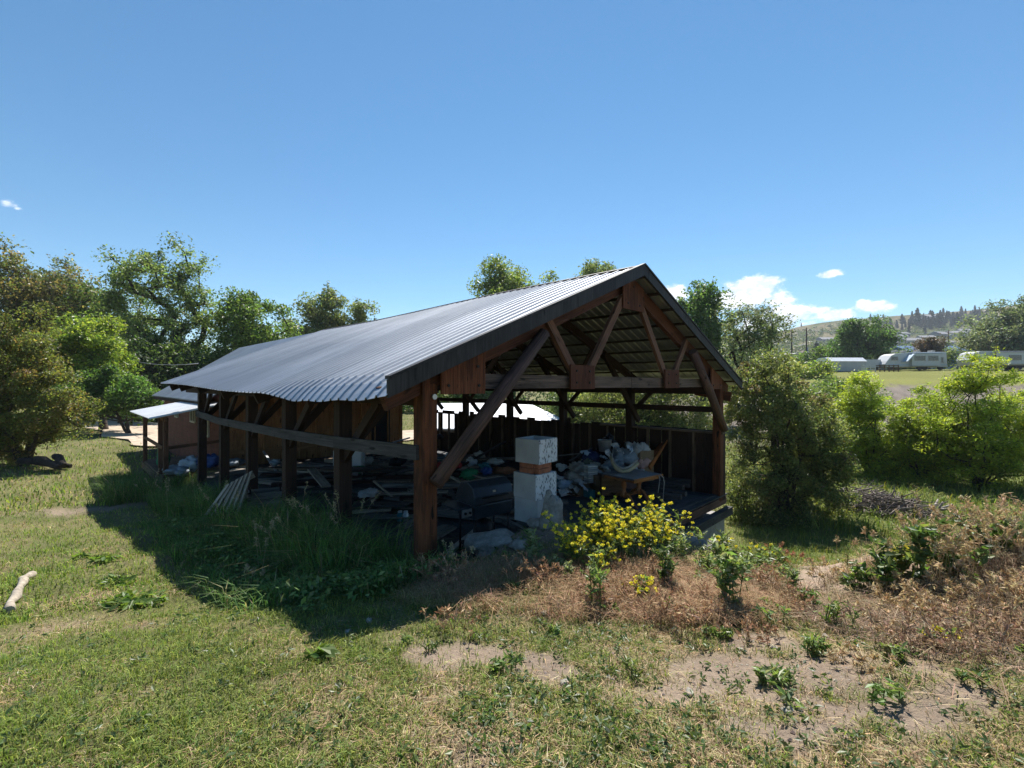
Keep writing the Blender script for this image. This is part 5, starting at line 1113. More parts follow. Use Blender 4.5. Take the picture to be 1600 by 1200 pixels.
def heap():
    # a mound of rubbish under everything, built from cartons, bags, paper and boards
    g = 'cartons in the rubbish heap'
    fl = lambda px, Z, z=0.0: Vector(((px-CX)/FPX*Z, Z, z))
    carton(fl(905, 10.9), .42, .34, .30, .5, 'card', 'brown cardboard carton at the lower left of the rubbish heap', g, True)
    carton(fl(940, 11.6), .6, .45, .55, .2, 'card', 'large cardboard carton buried in the middle of the heap', g)
    carton(fl(985, 11.7), .5, .4, .62, -.3, 'pink', 'pinkish carton standing behind the table', g, True)
    carton(fl(1003, 11.4, .25), .42, .38, .75, .4, 'card', 'tall brown carton at the right end of the heap', g)
    carton(fl(880, 11.3), .5, .4, .25, .1, 'teal', 'flat teal carton at the left bottom of the heap', g)
    carton(fl(924, 10.7), .28, .24, .17, .6, 'teal', 'teal box in front of the stacked papers', g)
    for i, (px, py, Z, a, b, h, sd, mt, lb) in enumerate(((920, 733, 11.5, .35, .3, .25, 1, 'olive', 'olive sack half way up the heap left side'), (902, 733, 11.2, .22, .2, .16, 2, 'cloth', 'tan cloth bundle on the left of the heap'), (897, 746, 11.0, .22, .2, .15, 3, 'cloth', 'tan bundle below the other cloth bundle'),
            (925, 715, 11.6, .25, .2, .16, 4, 'navy', 'navy blue bag on top of the heap left of bucket'), (975, 716, 11.3, .30, .22, .22, 5, 'tarp', 'pale blue plastic bag in the middle of the heap'), (993, 705, 11.5, .26, .22, .20, 6, 'offwhite', 'off white plastic bag at the heap top right'), (1005, 702, 11.4, .16, .14, .14, 7, 'paper', 'white bag perched at the right top of the heap'),
            (960, 728, 11.0, .28, .2, .14, 8, 'tarp', 'pale tarpaulin bundle above the table edge'), (885, 757, 10.9, .22, .18, .12, 9, 'bluegrey', 'blue grey bag low on the heap left side'), (950, 700, 11.8, .3, .25, .25, 10, 'dark_metal', 'black rubbish bag behind the metal bucket'), (1000, 722, 11.3, .2, .18, .2, 11, 'pink', 'pink grey cushion beside the orange board'))):
        sack(px, py, Z, a, b, h, sd, mt, lb)
    # papers and sheets
    pp = [(873, 745, 10.8), (884, 768, 10.4), (898, 762, 10.5), (912, 760, 10.5), (906, 752, 10.6), (915, 742, 10.8), (930, 725, 11.2), (944, 714, 11.3), (953, 709, 11.2), (935, 736, 10.9), (948, 733, 10.8), (985, 700, 11.2), (968, 704, 11.3), (990, 730, 10.8), (880, 728, 11.3), (915, 706, 11.5), (1000, 736, 10.9), (960, 740, 10.6)]
    for k, (px, py, Z) in enumerate(pp):
        sheet('paper', PX(px, py, Z), R.uniform(.18, .36), R.uniform(.16, .26), R.uniform(.05, .12), R.uniform(0, 3), R.uniform(.1, 1.0), k+30, ('paper', 'paper', 'offwhite', 'bluegrey')[k % 4], 'crumpled pale sheet of paper or plastic lying in the rubbish heap', 'paper', 'crumpled sheets in the rubbish heap')
    for k in range(9):
        m = MB(); m.box((0, 0, 0), .26, .20, .032); single(m, 'book', M[('offwhite', 'paper', 'cream')[k % 3]], 'pale magazine in the stacked pile left of the wooden panel', 'magazine', 'stacked magazines in the heap', PX(923, 752-k*3.0, 10.75), .4+.1*math.sin(k*2))
    for k, (a, b, mt) in enumerate((((880, 742, 11.0), (930, 722, 11.3), 'brownplank'), ((890, 720, 11.6), (925, 700, 11.9), 'greywood'), ((930, 752, 10.7), (968, 728, 11.0), 'palewood'), ((870, 765, 10.6), (903, 775, 10.2), 'redwood'), ((958, 718, 11.2), (1000, 712, 11.3), 'brownplank'), ((872, 712, 12.0), (915, 708, 11.8), 'plank'))):
        m = MB(); m.beam(PX(*a), PX(*b), .10, .02); single(m, 'broken_board', M[mt], ['brown board slanting across the heap left half', 'grey board on the upper left of the heap', 'pale board rising behind the wooden cabinet', 'dark red board on the floor left of the heap', 'brown board behind the tan hose', 'grey plank lying behind the heap at left'][k], 'board', 'boards in the rubbish heap')
    # metal bucket
    c = PX(945, 705, 11.5); r = empty('metal_bucket', 'dented metal bucket on top of the rubbish heap', 'bucket', c, 0); m = MB(); m.lathe([(.0, 0), (.15, 0), (.175, .28), (.18, .29), (.165, .28), (.14, .02), (0, .02)], (0, 0, 0), 18); m.build('bucket_body', M['galv'], r)
    m = MB(); m.tube([(-.175, 0, .27), (-.15, -.16, .30), (0, -.22, .31), (.15, -.16, .30), (.175, 0, .27)], .006, 5); m.build('bucket_handle', M['dark_metal'], r)
    sheet('rag', PX(963, 700, 11.4), .22, .26, .1, .4, 1.2, 77, 'paper', 'white rag hanging beside the metal bucket', 'rag')
    # curved tan hose on the table back edge
    pts = [PX(955, 714, 10.6), PX(958, 724, 10.45), PX(964, 733, 10.3), PX(973, 737.5, 10.2), PX(983, 735, 10.2), PX(991, 729, 10.3), PX(996, 724, 10.4)]
    for k, (dz, mt, lb) in enumerate(((0, 'hose', 'thick tan hose curving over the table back edge'), (.06, 'cloth', 'brown hose lying against the thick tan hose'))): m = MB(); m.tube([p+Vector((0, .05*k, dz)) for p in pts], .045-.015*k, 8); single(m, 'hose', M[mt], lb, 'hose', 'hoses on the table')
    # wooden panel box left of the table, leaning orange board
    c = F(951, 781); r = empty('wooden_cabinet', 'brown wooden cabinet carcass under the left of the table', 'cabinet', c+Vector((0, .35, 0)), .35); m = MB(); m.box((0, 0, .3), .62, .5, .44); m.build('cabinet_body', m_wood('chipboard', (.10, .06, .035), (.24, .15, .09)), r); m = MB(); m.box((-.30, -.26, .33), .05, .03, .58); m.build('side_strip', M['oldwood'], r)
    for sx in (-.27, .27): m = MB(); m.box((sx, 0, .04), .05, .45, .08); m.build('foot', M['oldwood'], r)
    m = MB(); m.beam(PX(1015, 731, 11.2), PX(1043, 688, 11.7), .035, .13, taper=.35); single(m, 'orange_board', M['orangewood'], 'orange pointed board leaning against the plank wall', 'board')
    m = MB(); m.beam(PX(1000, 728, 11.6), PX(1040, 690, 11.9), .03, .12); single(m, 'dark_board', M['redwood'], 'dark red board leaning behind the orange board', 'board')
heap()
def lumber():
    rs = random.Random(21)
    # stacked beams right of the table
    for k, (px, py, px2, py2, Z, Z2) in enumerate(((1008, 752, 1078, 758, 11.5, 10.9), (1005, 757, 1068, 762, 11.3, 10.6), (1010, 764, 1072, 772, 10.7, 10.1), (1000, 769, 1065, 777, 10.4, 9.9), (1015, 747, 1080, 752, 11.9, 11.3))):
        a, b = PX(px, py, Z), PX(px2, py2, Z2); m = MB(); m.beam(a, b, .12, .10); single(m, 'beam', M['greywood'], 'grey squared beam stacked on the floor right of the table', 'beam', 'beams right of the table')
    # strewn planks
    kinds = ['plank', 'plank', 'brownplank', 'greywood', 'oldwood', 'palewood']
    for k in range(120):
        u = rs.random(); s = .9+5.6*rs.random(); t = 2.2+9.4*rs.random()
        if s > 4.8 and t < 5.5: continue
        if s < 2.2 and t < 2.6: continue
        a = -.78+rs.gauss(0, .30) if u < .72 else rs.uniform(-1.5, 1.5); L = rs.uniform(.8, 3.4); hz = max(0, .42*math.sin((t-2)/3.1)**2*(1-abs(s-2.6)/4)); z = .03+hz*rs.random()
        da = Vector((math.cos(a), math.sin(a), rs.gauss(0, .035))); c = Vector((s, t, z+.05)); p, q = c-da*L/2, c+da*L/2
        if min(p.x, q.x) < .25 or max(p.x, q.x) > 7.9 or min(p.y, q.y) < .8 or max(p.y, q.y) > 12.2: continue
        p.z = max(p.z, .03); q.z = max(q.z, .03)
        m = MB(); m.beam(B(*p), B(*q), rs.choice((.09, .14, .19, .24)), rs.choice((.025, .04, .05, .09))); kd = kinds[k % 6]
        nm = {'plank': 'weathered grey plank', 'brownplank': 'brown plank', 'greywood': 'dark grey timber', 'oldwood': 'blackish timber', 'palewood': 'pale newer plank'}[kd]
        single(m, 'plank', M[kd], nm+' strewn among the lumber on the dark barn floor', 'plank', nm+'s strewn on the floor')
    # long pale metal channel at the near corner, leaning boards
    a, b = F(676, 884, .10), F(752, 822, .03); m = MB(); m.beam(a, b, .10, .05); single(m, 'metal_channel', M['galv'], 'long pale metal channel on the floor behind the front post', 'channel')
    m = MB(); m.beam(F(600, 880, .1), F(700, 822, .1), .34, .05); single(m, 'wide_board', M['plank'], 'wide blue grey board lying just inside the front post', 'board')
    lean = [((412, 705, 14.2), (432, 738, 13.2), .06, 'galv', 'thin pale pole leaning in the lumber on the left'), ((487, 733, 11.5), (510, 760, 10.3), .20, 'palewood', 'short pale board tilted on the lumber pile'), ((584, 752, 9.2), (612, 775, 8.6), .03, 'palewood', 'thin pale stick leaning on lumber behind the front post'),
            ((790, 690, 14.5), (700, 740, 11.5), .07, 'oldwood', 'long dark pole leaning across the back of the barn'), ((772, 668, 16.5), (760, 715, 15), .05, 'oldwood', 'dark upright stick leaning on the far plank wall'), ((705, 745, 10), (740, 765, 8.9), .06, 'palewood', 'pale lath sloping beside the barbecue'), ((735, 742, 10.8), (800, 757, 9.6), .03, 'palewood', 'thin pale lath behind the barbecue lid'),
            ((720, 718, 13.5), (805, 716, 13.0), .28, 'brownplank', 'wide brown board lying across the rear lumber'), ((640, 684, 15.5), (606, 694, 14.2), .05, 'galv', 'thin bent metal pipe near the end wall')]
    for i, (a, b, w, mt, lb) in enumerate(lean): m = MB(); m.beam(PX(*a), PX(*b), w, min(w, .04)); single(m, 'loose_board', M[mt], lb, 'board')
    # crates at the left
    for px, py, Z, lb in ((415, 786, 8.9, 'grey slatted crate behind the third post from the front'),):
        c = PX(px, py, Z); c.z = .01; r = empty('slatted_crate', lb, 'crate', c, .5); 
        for z in (.08, .22, .36, .50): m = MB(); m.box((0, -.22, z), .6, .02, .115); m.box((.29, 0, z), .02, .42, .115); m.box((-.29, 0, z), .02, .42, .115); m.box((0, .22, z), .6, .02, .115); m.build('slat_course', M['plank'], r)
        m = MB()
        for sx in (-.27, .27):
            for sy in (-.19, .19): m = MB(); m.box((sx, sy, .29), .04, .04, .58); m.build('corner_post', M['oldwood'], r)
    # white cabinet with a green drill before it
    c = F(546, 745, .0); r = empty('white_cabinet', 'white metal cabinet standing in the lumber behind second post', 'cabinet', c, .1); m = MB(); m.box((0, 0, .40), .78, .45, .76); m.build('cabinet_body', M['white_paint'], r)
    m = MB(); m.box((.19, -.235, .40), .36, .02, .72); d = m.build('cabinet_door', M['white_paint'], r); m = MB(); m.box((.05, -.255, .45), .02, .02, .14); m.build('handle', M['galv'], d)
    c = PX(560, 739, 12.6); r = empty('green_drill', 'green power drill in front of the white cabinet', 'drill', c, .2); m = MB(); m.tube([(-.13, 0, .15), (.12, 0, .15), (.2, 0, .15)], [.05, .05, .02], 8); m.build('motor_housing', M['green'], r); m = MB(); m.beam((0, 0, .15), (.03, 0, -.02), .05, .06); m.build('grip', M['green'], r)
    m = MB(); m.box((.035, 0, -.04), .09, .07, .05); m.build('battery', M['dark_metal'], r)
    # jars
    for k, (px, mt, lb) in enumerate(((625, 'teal', 'teal glass jar on the floor left of its clear twin'), (634, 'galv', 'clear glass jar on the floor right of the teal one'))):
        c = PX(px, 792, 8.6); c.z = .05; r = empty('glass_jar', lb, 'jar', c, 0, 'glass jars on the barn floor'); m = MB(); m.lathe([(0, 0), (.055, 0), (.06, .03), (.06, .13), (.04, .16), (.04, .175)], (0, 0, 0), 12); m.build('jar_body', M[mt], r); m = MB(); m.lathe([(.043, .17), (.043, .195), (0, .197)], (0, 0, 0), 12); m.build('lid', M['galv'], r)
    # small clutter on the rear lumber
    cl = [(712, 727, 11.5, 'red', 'dark red bag in the clutter left of the barbecue'), (688, 730, 11.3, 'red', 'dark red can behind the front post'), (757, 728, 12, 'teal', 'teal rag in the clutter above the barbecue'), (737, 722, 12.5, 'paper', 'white scrap of paper in the clutter above the barbecue'), (772, 722, 12.4, 'offwhite', 'off white scrap in the clutter left of chimney stack'), (733, 741, 10.8, 'green', 'green plastic can in the clutter behind the barbecue'),
          (760, 736, 11.2, 'blue', 'blue rag in the clutter behind the barbecue lid'), (705, 712, 14, 'bluegrey', 'blue grey plastic tub behind the knee brace'), (786, 735, 11.4, 'rust', 'rusty can beside the chimney stack'), (575, 720, 13.5, 'offwhite', 'pale rag on the lumber right of white cabinet'), (575, 770, 9.6, 'paper', 'small white cup on the lumber behind second post'), (750, 711, 13.8, 'offwhite', 'pale crumpled cloth on the wide brown board'),
          (430, 722, 13.0, 'tarp', 'pale blue tarpaulin fold on the left lumber'), (620, 722, 13, 'dark_metal', 'black bag on the lumber behind the rail'), (680, 683, 16, 'dark_metal', 'dark machine part by the far openings')]
    for k, (px, py, Z, mt, lb) in enumerate(cl): sack(px, py, Z, .16+.05*(k % 3), .13, .08+.03*(k % 2), 50+k, mt, lb, 'clutter on the lumber', 'bundle', 'clutter', .3)
    # porch clutter
    for k, (px, py, Z, a, b, h, mt, lb) in enumerate(((277, 735, 13.1, .42, .3, .14, 'tarp', 'pale grey tarpaulin roll on the porch floor'), (294, 725, 13.3, .25, .2, .2, 'bluegrey', 'pale bag end propped on the tarpaulin roll'), (328, 720, 13.6, .3, .25, .22, 'blue', 'blue bundle on the floor behind the porch'), (255, 712, 14.2, .14, .14, .35, 'green', 'green cloth hanging by the porch post'), (365, 722, 13.8, .4, .25, .1, 'tarp', 'flat pale sheet bundle beside the fifth post'))): sack(px, py, Z, a, b, h, 80+k, mt, lb, 'bundles about the porch', 'bundle', 'bundle', .22)
    # leaning pallet
    TL, TR_, BL, BR = PX(357, 757, 8.5), PX(392, 737, 8.75), PX(322, 805, 7.95), PX(368, 812, 7.85)
    r = empty('wooden_pallet', 'pale slatted wooden pallet leaning against the barn post', 'pallet', (BL+BR)/2, 0); o = (BL+BR)/2
    for k in range(6):
        f = k/5; m = MB(); m.beam(BL.lerp(BR, f)-o, TL.lerp(TR_, f)-o, .075, .02, up=(-.3, -1, .3)); m.build('slat', M['palewood'], r)
    for f in (.04, .5, .96):
        m = MB(); n = Vector((.04, .06, -.04)); m.beam(BL.lerp(TL, f)-o+n, BR.lerp(TR_, f)-o+n, .05, .09); m.build('cross_rail', M['palewood'], r)
lumber()

# ------------------------------------------------------------------ plants one can point to
def curve_pts(b, h, lean, a, n=6):
    return np.array([[b[0]+math.cos(a)*lean*h*(i/n)**1.6, b[1]+math.sin(a)*lean*h*(i/n)**1.6, b[2]+h*(i/n)*(1-.12*lean*(i/n))] for i in range(n+1)])
def plant(name, label, px, Z, h, stems, spread, leafL, leafN, cols, seed, flower=None, fn=0, group=None, asp=.35, lean=.35, cat='weed', side=2.2, topbare=.0, fr=.019):
    rs = np.random.RandomState(seed); x, y = at(px, Z); z = gz(x, y); root = empty(name, label, cat, (x, y, z-.01), 0, group)
    P, Q, LC, LT, FC = [], [], [], [], []
    for k in range(stems):
        a = rs.rand()*6.28; b = np.array([rs.randn()*spread*.25, rs.randn()*spread*.25, 0]); b[2] = gz(x+b[0], y+b[1])-z
        hh = h*(.65+.4*rs.rand()); c = curve_pts(b, hh, lean*(.3+rs.rand())*spread/.3 if spread else lean, a)
        P.append(c[:-1]); Q.append(c[1:]); br = [c]
        for j in range(int(side)):
            i = rs.randint(2, len(c)-1); c2 = curve_pts(c[i], hh*(.25+.25*rs.rand()), .9, rs.rand()*6.28, 4); P.append(c2[:-1]); Q.append(c2[1:]); br.append(c2)
        for cc in br:
            m = max(2, int(leafN*len(cc)/7)); f = rs.rand(m)*(1-topbare)*(len(cc)-1.001); i = f.astype(int); pos = cc[i]+(cc[i+1]-cc[i])*(f-i)[:, None]
            an = rs.rand(m)*6.28; t = np.stack([np.cos(an), np.sin(an), .45+.5*rs.rand(m)], 1); L = leafL*(.5+.8*rs.rand(m))*(1.15-.6*f/len(cc))
            LC.append(pos+norm(t)*L[:, None]*.5); LT.append(np.concatenate([t, L[:, None]], 1)); FC.append(cc[-1]); FC += [cc[-2]] if rs.rand() < .5 else []
    P, Q = np.concatenate(P), np.concatenate(Q); r0 = np.full(len(P), .0028+.003*h); v, f = tubes_np(P, Q, r0, r0*.8, 5)
    A = Acc(); A.add(v, [f], pal(len(v), rs, [(.12, .16, .05), (.15, .16, .08)], [2, 1], .1))
    LC, LT = np.concatenate(LC), np.concatenate(LT); v, f = leaves(LC, LT[:, 3], asp, rs, (0, 0, 1.0), LT[:, :3], .8)
    A.add(v, [f], np.repeat(pal(len(LC), rs, cols, [1]*len(cols), .2), 4, 0)); fo_ = link('foliage', A.mesh('foliage', M['leaf']), root); fo_['kind'] = 'stuff'
    if flower:
        C = np.array(FC); C = C[rs.randint(0, len(C), int(fn*2.2))] if fn else C; n = len(C); q = C+rs.randn(n, 3)*np.array([1, 1, .8])*(.04*h/.6+.015)
        V_, F_, o = [], [], 0; reps = 18
        c = np.repeat(q, reps, 0)+norm(rs.randn(n*reps, 3))*fr*(.5+.6*rs.rand(n*reps, 1))*np.array([1, 1, .75]); v, f = leaves(c, .012+.010*rs.rand(len(c)), .75, rs, (0, 0, .6))
        fl_ = link('flower', np_mesh('flower', v, [f], M['petal'], np.repeat(pal(len(c), rs, flower, [1]*len(flower), .12), 4, 0)), root); fl_['kind'] = 'stuff'
    return root
MUS = [(.20, .27, .08), (.16, .23, .08), (.26, .31, .12), (.12, .18, .06)]; YEL = [(.78, .68, .03), (.70, .64, .05), (.80, .74, .10)]
GRN = [(.14, .22, .06), (.10, .17, .05), (.19, .26, .08)]; PALE = [(.25, .31, .17), (.20, .27, .14), (.31, .34, .2)]; DGR = [(.09, .14, .05), (.07, .115, .04), (.15, .20, .06)]
g = 'yellow flowering mustard plants'
for i, (px, Z, h, st, sp, fn, lb) in enumerate(((902, 4.65, .44, 11, .32, 55, 'yellow mustard plant at the left of the flowering clump'), (938, 4.85, .54, 13, .34, 75, 'yellow mustard plant in front of the cabinet, left middle of clump'), (978, 4.85, .66, 15, .34, 95, 'tallest yellow mustard plant in front of the table'), (1018, 5.0, .58, 13, .34, 75, 'yellow mustard plant at the right of the flowering clump'),
        (1056, 5.3, .42, 8, .28, 14, 'half open mustard plant before the rusty tan rock'), (928, 4.4, .28, 8, .28, 12, 'low mustard plant nearest the camera under the flowering clump'), (1012, 3.95, .20, 5, .22, 20, 'small mustard sprig fallen over the dry grass'), (1122, 4.9, .36, 9, .36, 5, 'mostly green mustard plant before the concrete corner'),
        (1180, 5.2, .34, 8, .36, 7, 'thinly flowering mustard plant beside the large bush'), (1462, 2.98, .12, 4, .14, 8, 'tiny yellow flowered sprig on the straw mound'))):
    plant('mustard_plant', lb, px, Z, h, st, sp, .07, 17, MUS, 300+i, YEL, fn, g, .32, .38, 'flowers')
W_ = [(1140, 3.85, .54, 6, .16, .10, 22, GRN+PALE, 'bushy thistle standing alone on bare soil with dark shadow', .42), (835, 4.75, .36, 3, .08, .10, 24, PALE, 'pale woolly weed in front of the boulder', .34), (1040, 4.25, .40, 3, .08, .085, 26, DGR, 'dark leafy weed right under the mustard clump', .4), (925, 3.75, .40, 4, .16, .09, 14, GRN+MUS, 'lanky green weed leaning in the brown grass', .3),
      (1232, 4.25, .22, 5, .2, .07, 16, PALE+GRN, 'feathery pale weed left of the mound crest', .25), (1385, 4.05, .42, 4, .16, .11, 22, DGR+GRN, 'dark milkweed left of the tallest one on the mound', .4), (1441, 4.0, .50, 2, .06, .12, 32, DGR+GRN, 'tallest dark green milkweed stalk on the mound', .42), (1410, 4.15, .32, 4, .2, .10, 16, DGR+[(.25, .24, .05)], 'yellowing milkweed between the two tall ones', .4),
      (1345, 4.15, .22, 4, .2, .09, 16, DGR+GRN, 'low broad leaved weed on the mound left slope', .42), (1485, 3.95, .38, 4, .25, .10, 14, GRN+DGR, 'green weed among dry stalks right of the milkweeds', .4), (1525, 4.1, .30, 4, .25, .10, 14, DGR, 'dark weed under the tallest dry stalks', .42), (1575, 4.0, .34, 4, .25, .1, 14, DGR+GRN, 'dark weed at the right edge of the mound', .42),
      (1305, 3.45, .20, 6, .2, .06, 14, GRN+MUS, 'bright green clump at the mound foot', .28), (1270, 3.85, .20, 4, .16, .07, 14, GRN, 'short green clump above the mound foot', .3), (1322, 4.5, .20, 2, .05, .05, 12, [(.30, .27, .05), (.2, .2, .05)], 'small yellowish sprig on the bare mound crest', .3), (1205, 3.55, .16, 5, .14, .07, 12, DGR+GRN, 'dark green tuft right of the lone thistle', .35),
      (1237, 2.42, .13, 6, .14, .07, 12, PALE+GRN, 'pale green thistle rosette on the dirt near bottom', .36), (1385, 2.38, .10, 6, .1, .06, 12, GRN, 'leafy tuft at the bottom edge right of centre', .36), (1520, 2.45, .12, 5, .1, .06, 12, GRN+DGR, 'leafy tuft at the bottom edge near right corner', .36), (1190, 2.72, .09, 6, .12, .06, 12, PALE+GRN, 'pale weed on the dirt left of the thistle rosette', .36),
      (990, 2.75, .12, 8, .18, .05, 12, [(.20, .25, .07), (.15, .2, .05)], 'light yellow green tuft in the sparse foreground grass', .3), (672, 2.95, .06, 5, .08, .05, 10, DGR, 'dark weed tuft in the middle of the bare dirt', .3), (636, 3.05, .05, 5, .06, .05, 10, GRN, 'small weed tuft at the left of the bare dirt', .3), (795, 2.75, .10, 7, .14, .05, 12, DGR+GRN, 'weed clump at the right end of the bare dirt', .3), (750, 3.2, .07, 6, .1, .05, 10, GRN, 'green tuft at the upper rim of the bare dirt', .3),
      (700, 4.4, .10, 5, .2, .06, 12, GRN, 'low green weed at the shadow edge below the front post', .3), (870, 4.35, .20, 6, .22, .07, 16, PALE, 'pale grey green weed left below the mustard', .34), (1110, 4.6, .28, 7, .25, .07, 14, PALE+MUS, 'pale green weed behind the lone thistle', .3), (1165, 4.7, .26, 7, .3, .07, 14, PALE+MUS, 'pale green weed between thistle and large bush', .3), (1210, 4.9, .22, 6, .3, .07, 14, MUS, 'green weed at the edge of the bushy hollow', .3),
      (1060, 4.9, .30, 8, .3, .07, 14, MUS+PALE, 'green stems filling the gap right of the mustard clump', .3), (820, 5.3, .16, 4, .15, .07, 12, GRN, 'shaded green weed on the flat boulder', .3)]
for i, (px, Z, h, st, sp, L, nl, cols, lb, asp) in enumerate(W_):
    if h < .17: st, sp, nl, L, asp = max(3, st-1-i % 3), sp*(1.1+.25*(i % 3)), 5+i % 4, L*(.9+.2*(i % 3)), asp*(.7+.2*(i % 2))
    plant('weed', lb, px, Z, h, st, sp, L, nl, cols, 400+i, None, 0, 'leafy weeds on the open ground', asp, .3)
def rosette(px, py, g_, rad, n, seed, label):
    rs = np.random.RandomState(seed); x, y, _ = G(px, py, g_); z = gz(x, y); a = rs.rand(n)*6.28; q = rad*np.sqrt(rs.rand(n)); L = .05+.09*rs.rand(n)
    c = np.stack([np.cos(a)*q*1.5, np.sin(a)*q, .015+.06*rs.rand(n)], 1); t = np.stack([np.cos(a), np.sin(a), .45*np.ones(n)], 1); v, f = leaves(c, L, .45, rs, (0, 0, 1.2), t, .8)
    o = link('dock_rosette', np_mesh('dock_rosette', v, [f], M['leaf'], np.repeat(pal(n, rs, [(.13, .20, .04), (.09, .155, .035), (.17, .23, .06)], [2, 2, 1]), 4, 0)), None, (x, y, z)); tag(o, label, 'weed', 'dock rosettes on the lawn')
rosette(128, 875, 2.45, .07, 40, 1, 'farthest and faintest dock rosette on the lawn'); rosette(165, 889, 2.42, .12, 70, 2, 'dark dock rosette second farthest on the lawn'); rosette(183, 915, 2.36, .13, 80, 3, 'dock rosette just above the widest one on lawn'); rosette(210, 949, 2.25, .19, 150, 4, 'widest dock patch on the lawn by the shadow'); rosette(500, 1040, 1.75, .06, 30, 5, 'small dock tuft on lawn right of the wide patch')
def stalks(name, label, px, Z, n, h, spread, seed, cols, head, group, cat='dry stalks', lean=.5, acc=None):
    rs = np.random.RandomState(seed); x, y = at(px, Z); z = gz(x, y); root = None if acc else empty(name, label, cat, (x, y, z-.01), 0, group); org = np.array([x, y, z-.01])
    for k in range(n):
        a = rs.rand()*6.28; b = np.array([rs.randn()*spread, rs.randn()*spread, 0]); b[2] = gz(x+b[0], y+b[1])-z; c = curve_pts(b, h*(.6+.5*rs.rand()), lean*(.2+rs.rand()), a, 6); A = acc or Acc(); c0 = org if acc else 0
        v, f = tubes_np(c[:-1], c[1:], np.full(6, .0022), np.full(6, .0018), 4); A.add(v+c0, [f], pal(len(v), rs, cols, [1]*len(cols), .1))
        f_ = rs.rand(head); p = c[-2]+(c[-1]-c[-2])*(f_*1.3)[:, None]; t = norm(rs.randn(head, 3)*.8+(c[-1]-c[-2])/np.linalg.norm(c[-1]-c[-2])*1.2)
        v, f = leaves(p+t*.022, .03+.03*rs.rand(head), .25, rs, (0, 0, .3), t); A.add(v+c0, [f], np.repeat(pal(head, rs, cols, [1]*len(cols), .2), 4, 0))
        if not acc: link('stalk', A.mesh('stalk', M['straw']), root)
TAN = [(.48, .36, .20), (.40, .29, .16), (.55, .44, .28)]; gg = 'dry stalks on the straw mound'
for i, (px, Z, n, h, sp, lb) in enumerate(((1462, 4.0, 12, .46, .10, 'dry tan stalks right behind the tallest milkweed'), (1500, 3.95, 18, .52, .12, 'dense dry tan stalks in the middle of the mound top'), (1540, 4.05, 16, .50, .14, 'dry tan stalks above the dark weed'), (1585, 3.9, 16, .50, .14, 'dry tan stalks at the right edge of the mound'), (1600, 3.3, 12, .34, .14, 'lower dry stalks near the right picture edge'), (1290, 4.5, 6, .14, .12, 'short dry stalks on the left of the crest'), (1420, 4.4, 10, .30, .18, 'dry stalks behind the milkweeds on the crest'), (1230, 5.4, 8, .30, .10, 'rust coloured dry stalks at the foot of large bush'), (1345, 2.75, 9, .07, .10, 'bleached dry stalks lying at the mound foot'), (1490, 3.5, 14, .22, .2, 'matted dry stalks at mid mound'), (1400, 3.5, 12, .16, .22, 'short matted dry stalks left of mid mound'))):
    stalks('dry_stalk_clump', lb, px, Z, int(n*1.7), h, sp*1.3, 500+i, TAN if i != 7 else [(.42, .22, .14), (.36, .18, .1)], 26, gg)
gs = 'seeding grass stems by the barn'
for i, (px, Z, n, h, sp, lb) in enumerate(((385, 4.7, 3, .42, .05, 'tan seeding grass leaning out of the shadow at left'), (408, 5.3, 4, .62, .06, 'pale seeding grass above the leaning one'), (455, 5.7, 3, .62, .04, 'brightest sunlit seeding grass before the second post'), (545, 6.0, 7, .85, .07, 'tall seeding grass growing round the second post'), (480, 6.6, 6, .85, .12, 'tall seeding grass left of the second post'), (310, 9.2, 6, .8, .2, 'seeding grass before the porch side posts'), (248, 11.5, 7, .8, .25, 'seeding grass at the foot of the porch'), (705, 4.75, 3, .36, .04, 'thin pale seed stems right of the front post'), (720, 4.5, 2, .30, .03, 'two thin seed stems on the sunlit bank'), (355, 8.2, 5, .7, .12, 'seeding grass in front of the leaning pallet'))):
    stalks('seeding_grass', lb, px, Z, n, h, sp, 600+i, [(.42, .36, .22), (.50, .42, .27), (.34, .30, .15)], 30, gs, 'grass', .55)
_q = random.Random(77); AM, AB = Acc(), Acc()
for i in range(34):
    px, Z = _q.uniform(1330, 1660), _q.uniform(2.75, 4.3)
    stalks('brown_weed', 'brown dead weed tangle among many on the straw covered mound', px, Z, _q.randint(14, 24), _q.uniform(.08, .22), .10, 700+i, [(.33, .22, .14), (.25, .165, .115), (.42, .31, .2)] if Z < 3.5 else TAN, 12, '', '', .9, AM)
for i in range(26):
    px, Z = _q.uniform(650, 1240), _q.uniform(3.2, 4.6); s_, t_ = toB(*at(px, Z))
    if t_ > -.3: continue
    stalks('brown_weed', 'rusty dry grass tuft among many on the bank before the barn', px, Z, _q.randint(14, 24), _q.uniform(.10, .24), .08, 740+i, [(.36, .22, .13), (.30, .17, .10), (.44, .31, .19)], 10, '', '', .8, AB)
for i in range(30):
    px, Z = _q.uniform(690, 1600), _q.uniform(2.5, 4.7); s_, t_ = toB(*at(px, Z))
    if t_ > -.3: continue
    plant('weed', 'small green weed among many dotted over the dry bank and soil', px, Z, _q.uniform(.06, .16), 5, .10, .055, 10, GRN+MUS, 800+i, None, 0, 'small weeds dotted over the bank', .3, .3)
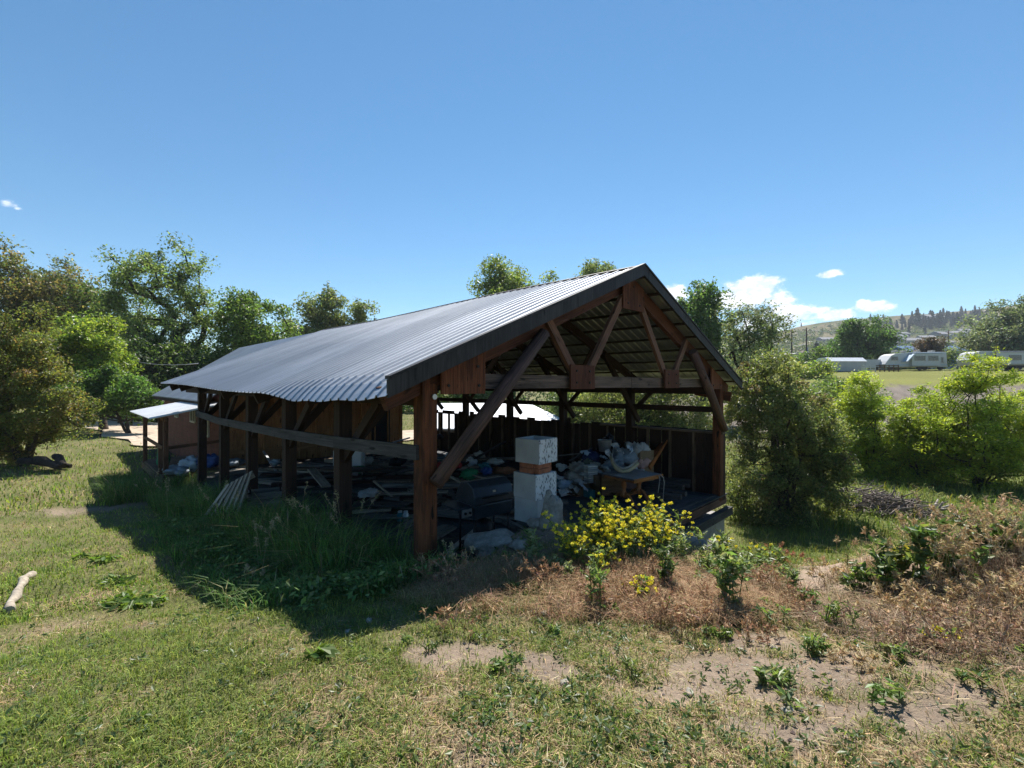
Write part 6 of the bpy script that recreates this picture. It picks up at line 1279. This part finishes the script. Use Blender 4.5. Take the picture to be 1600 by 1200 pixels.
tag(link('dead_weeds', AM.mesh('dead_weeds', M['straw'])), 'tangled brown dead weeds covering the straw mound', 'dead weeds', kind='stuff'); tag(link('rusty_grass', AB.mesh('rusty_grass', M['straw'])), 'rusty dry grass tufts over the bank before the barn', 'dry grass', kind='stuff')
def brush_pile():
    rs = np.random.RandomState(12); p = [field_pt(1330, 14.6), field_pt(1395, 14.2), field_pt(1445, 13.8)]; root = empty('brush_pile', 'heap of bleached grey dead branches on the meadow', 'brush pile', p[1]); P, Q, r = [], [], []
    for k in range(420):
        f = rs.rand(); c = np.array(p[0].lerp(p[2], f)-p[1])+np.array([rs.randn()*.25, rs.randn()*.5, .05+.55*rs.rand()*math.sin(math.pi*min(.97, f+.12))**.7]); a = rs.randn()*.5+(0 if rs.rand() < .75 else 1.5); L = .3+1.0*rs.rand(); d = np.array([math.cos(a), math.sin(a)*.7, rs.randn()*.28]); n = 4
        pts = [c+d*L*(i/n-.5)+rs.randn(3)*.03 for i in range(n+1)]; w = .008+.022*rs.rand()**2
        for i in range(n): P.append(pts[i]); Q.append(pts[i+1]); r.append(w*(1-.15*i))
    P, Q, r = np.array(P), np.array(Q), np.array(r); v, f = tubes_np(P, Q, r, r*.85, 5); link('branches', np_mesh('branches', v, [f], m_plain('dead_branch', (.17, .14, .125), .9, var=.5, scale=12), None, True), root)['kind'] = 'stuff'
    m = MB(); e = p[2]-p[1]
    for k in range(5): a = k*1.25; m.tube([e+Vector((.2, -.1, .15)), e+Vector((.35+.15*math.cos(a), -.1+.2*math.sin(a), .25)), e+Vector((.5+.25*math.cos(a), -.1+.3*math.sin(a), .35+.12*math.sin(a*2)))], [.05, .035, .018], 7)
    m.build('root_end', M['greybark'], root)
brush_pile()

# ------------------------------------------------------------------ the air between here and the hills
def haze():
    m = MB(); m.box((200, 385, 53), 3000, 900, 136)
    hm = bpy.data.materials.new('haze_air'); hm.use_nodes = True; t = NT(hm.node_tree)
    v = t.n('ShaderNodeVolumePrincipled', i={'Color': (.80, .88, 1, 1), 'Density': .00022, 'Anisotropy': .2})
    t.nt.links.new(v.outputs[0], t.n('ShaderNodeOutputMaterial').inputs['Volume'])
    tag(m.build('haze', hm), kind='stuff')
haze()
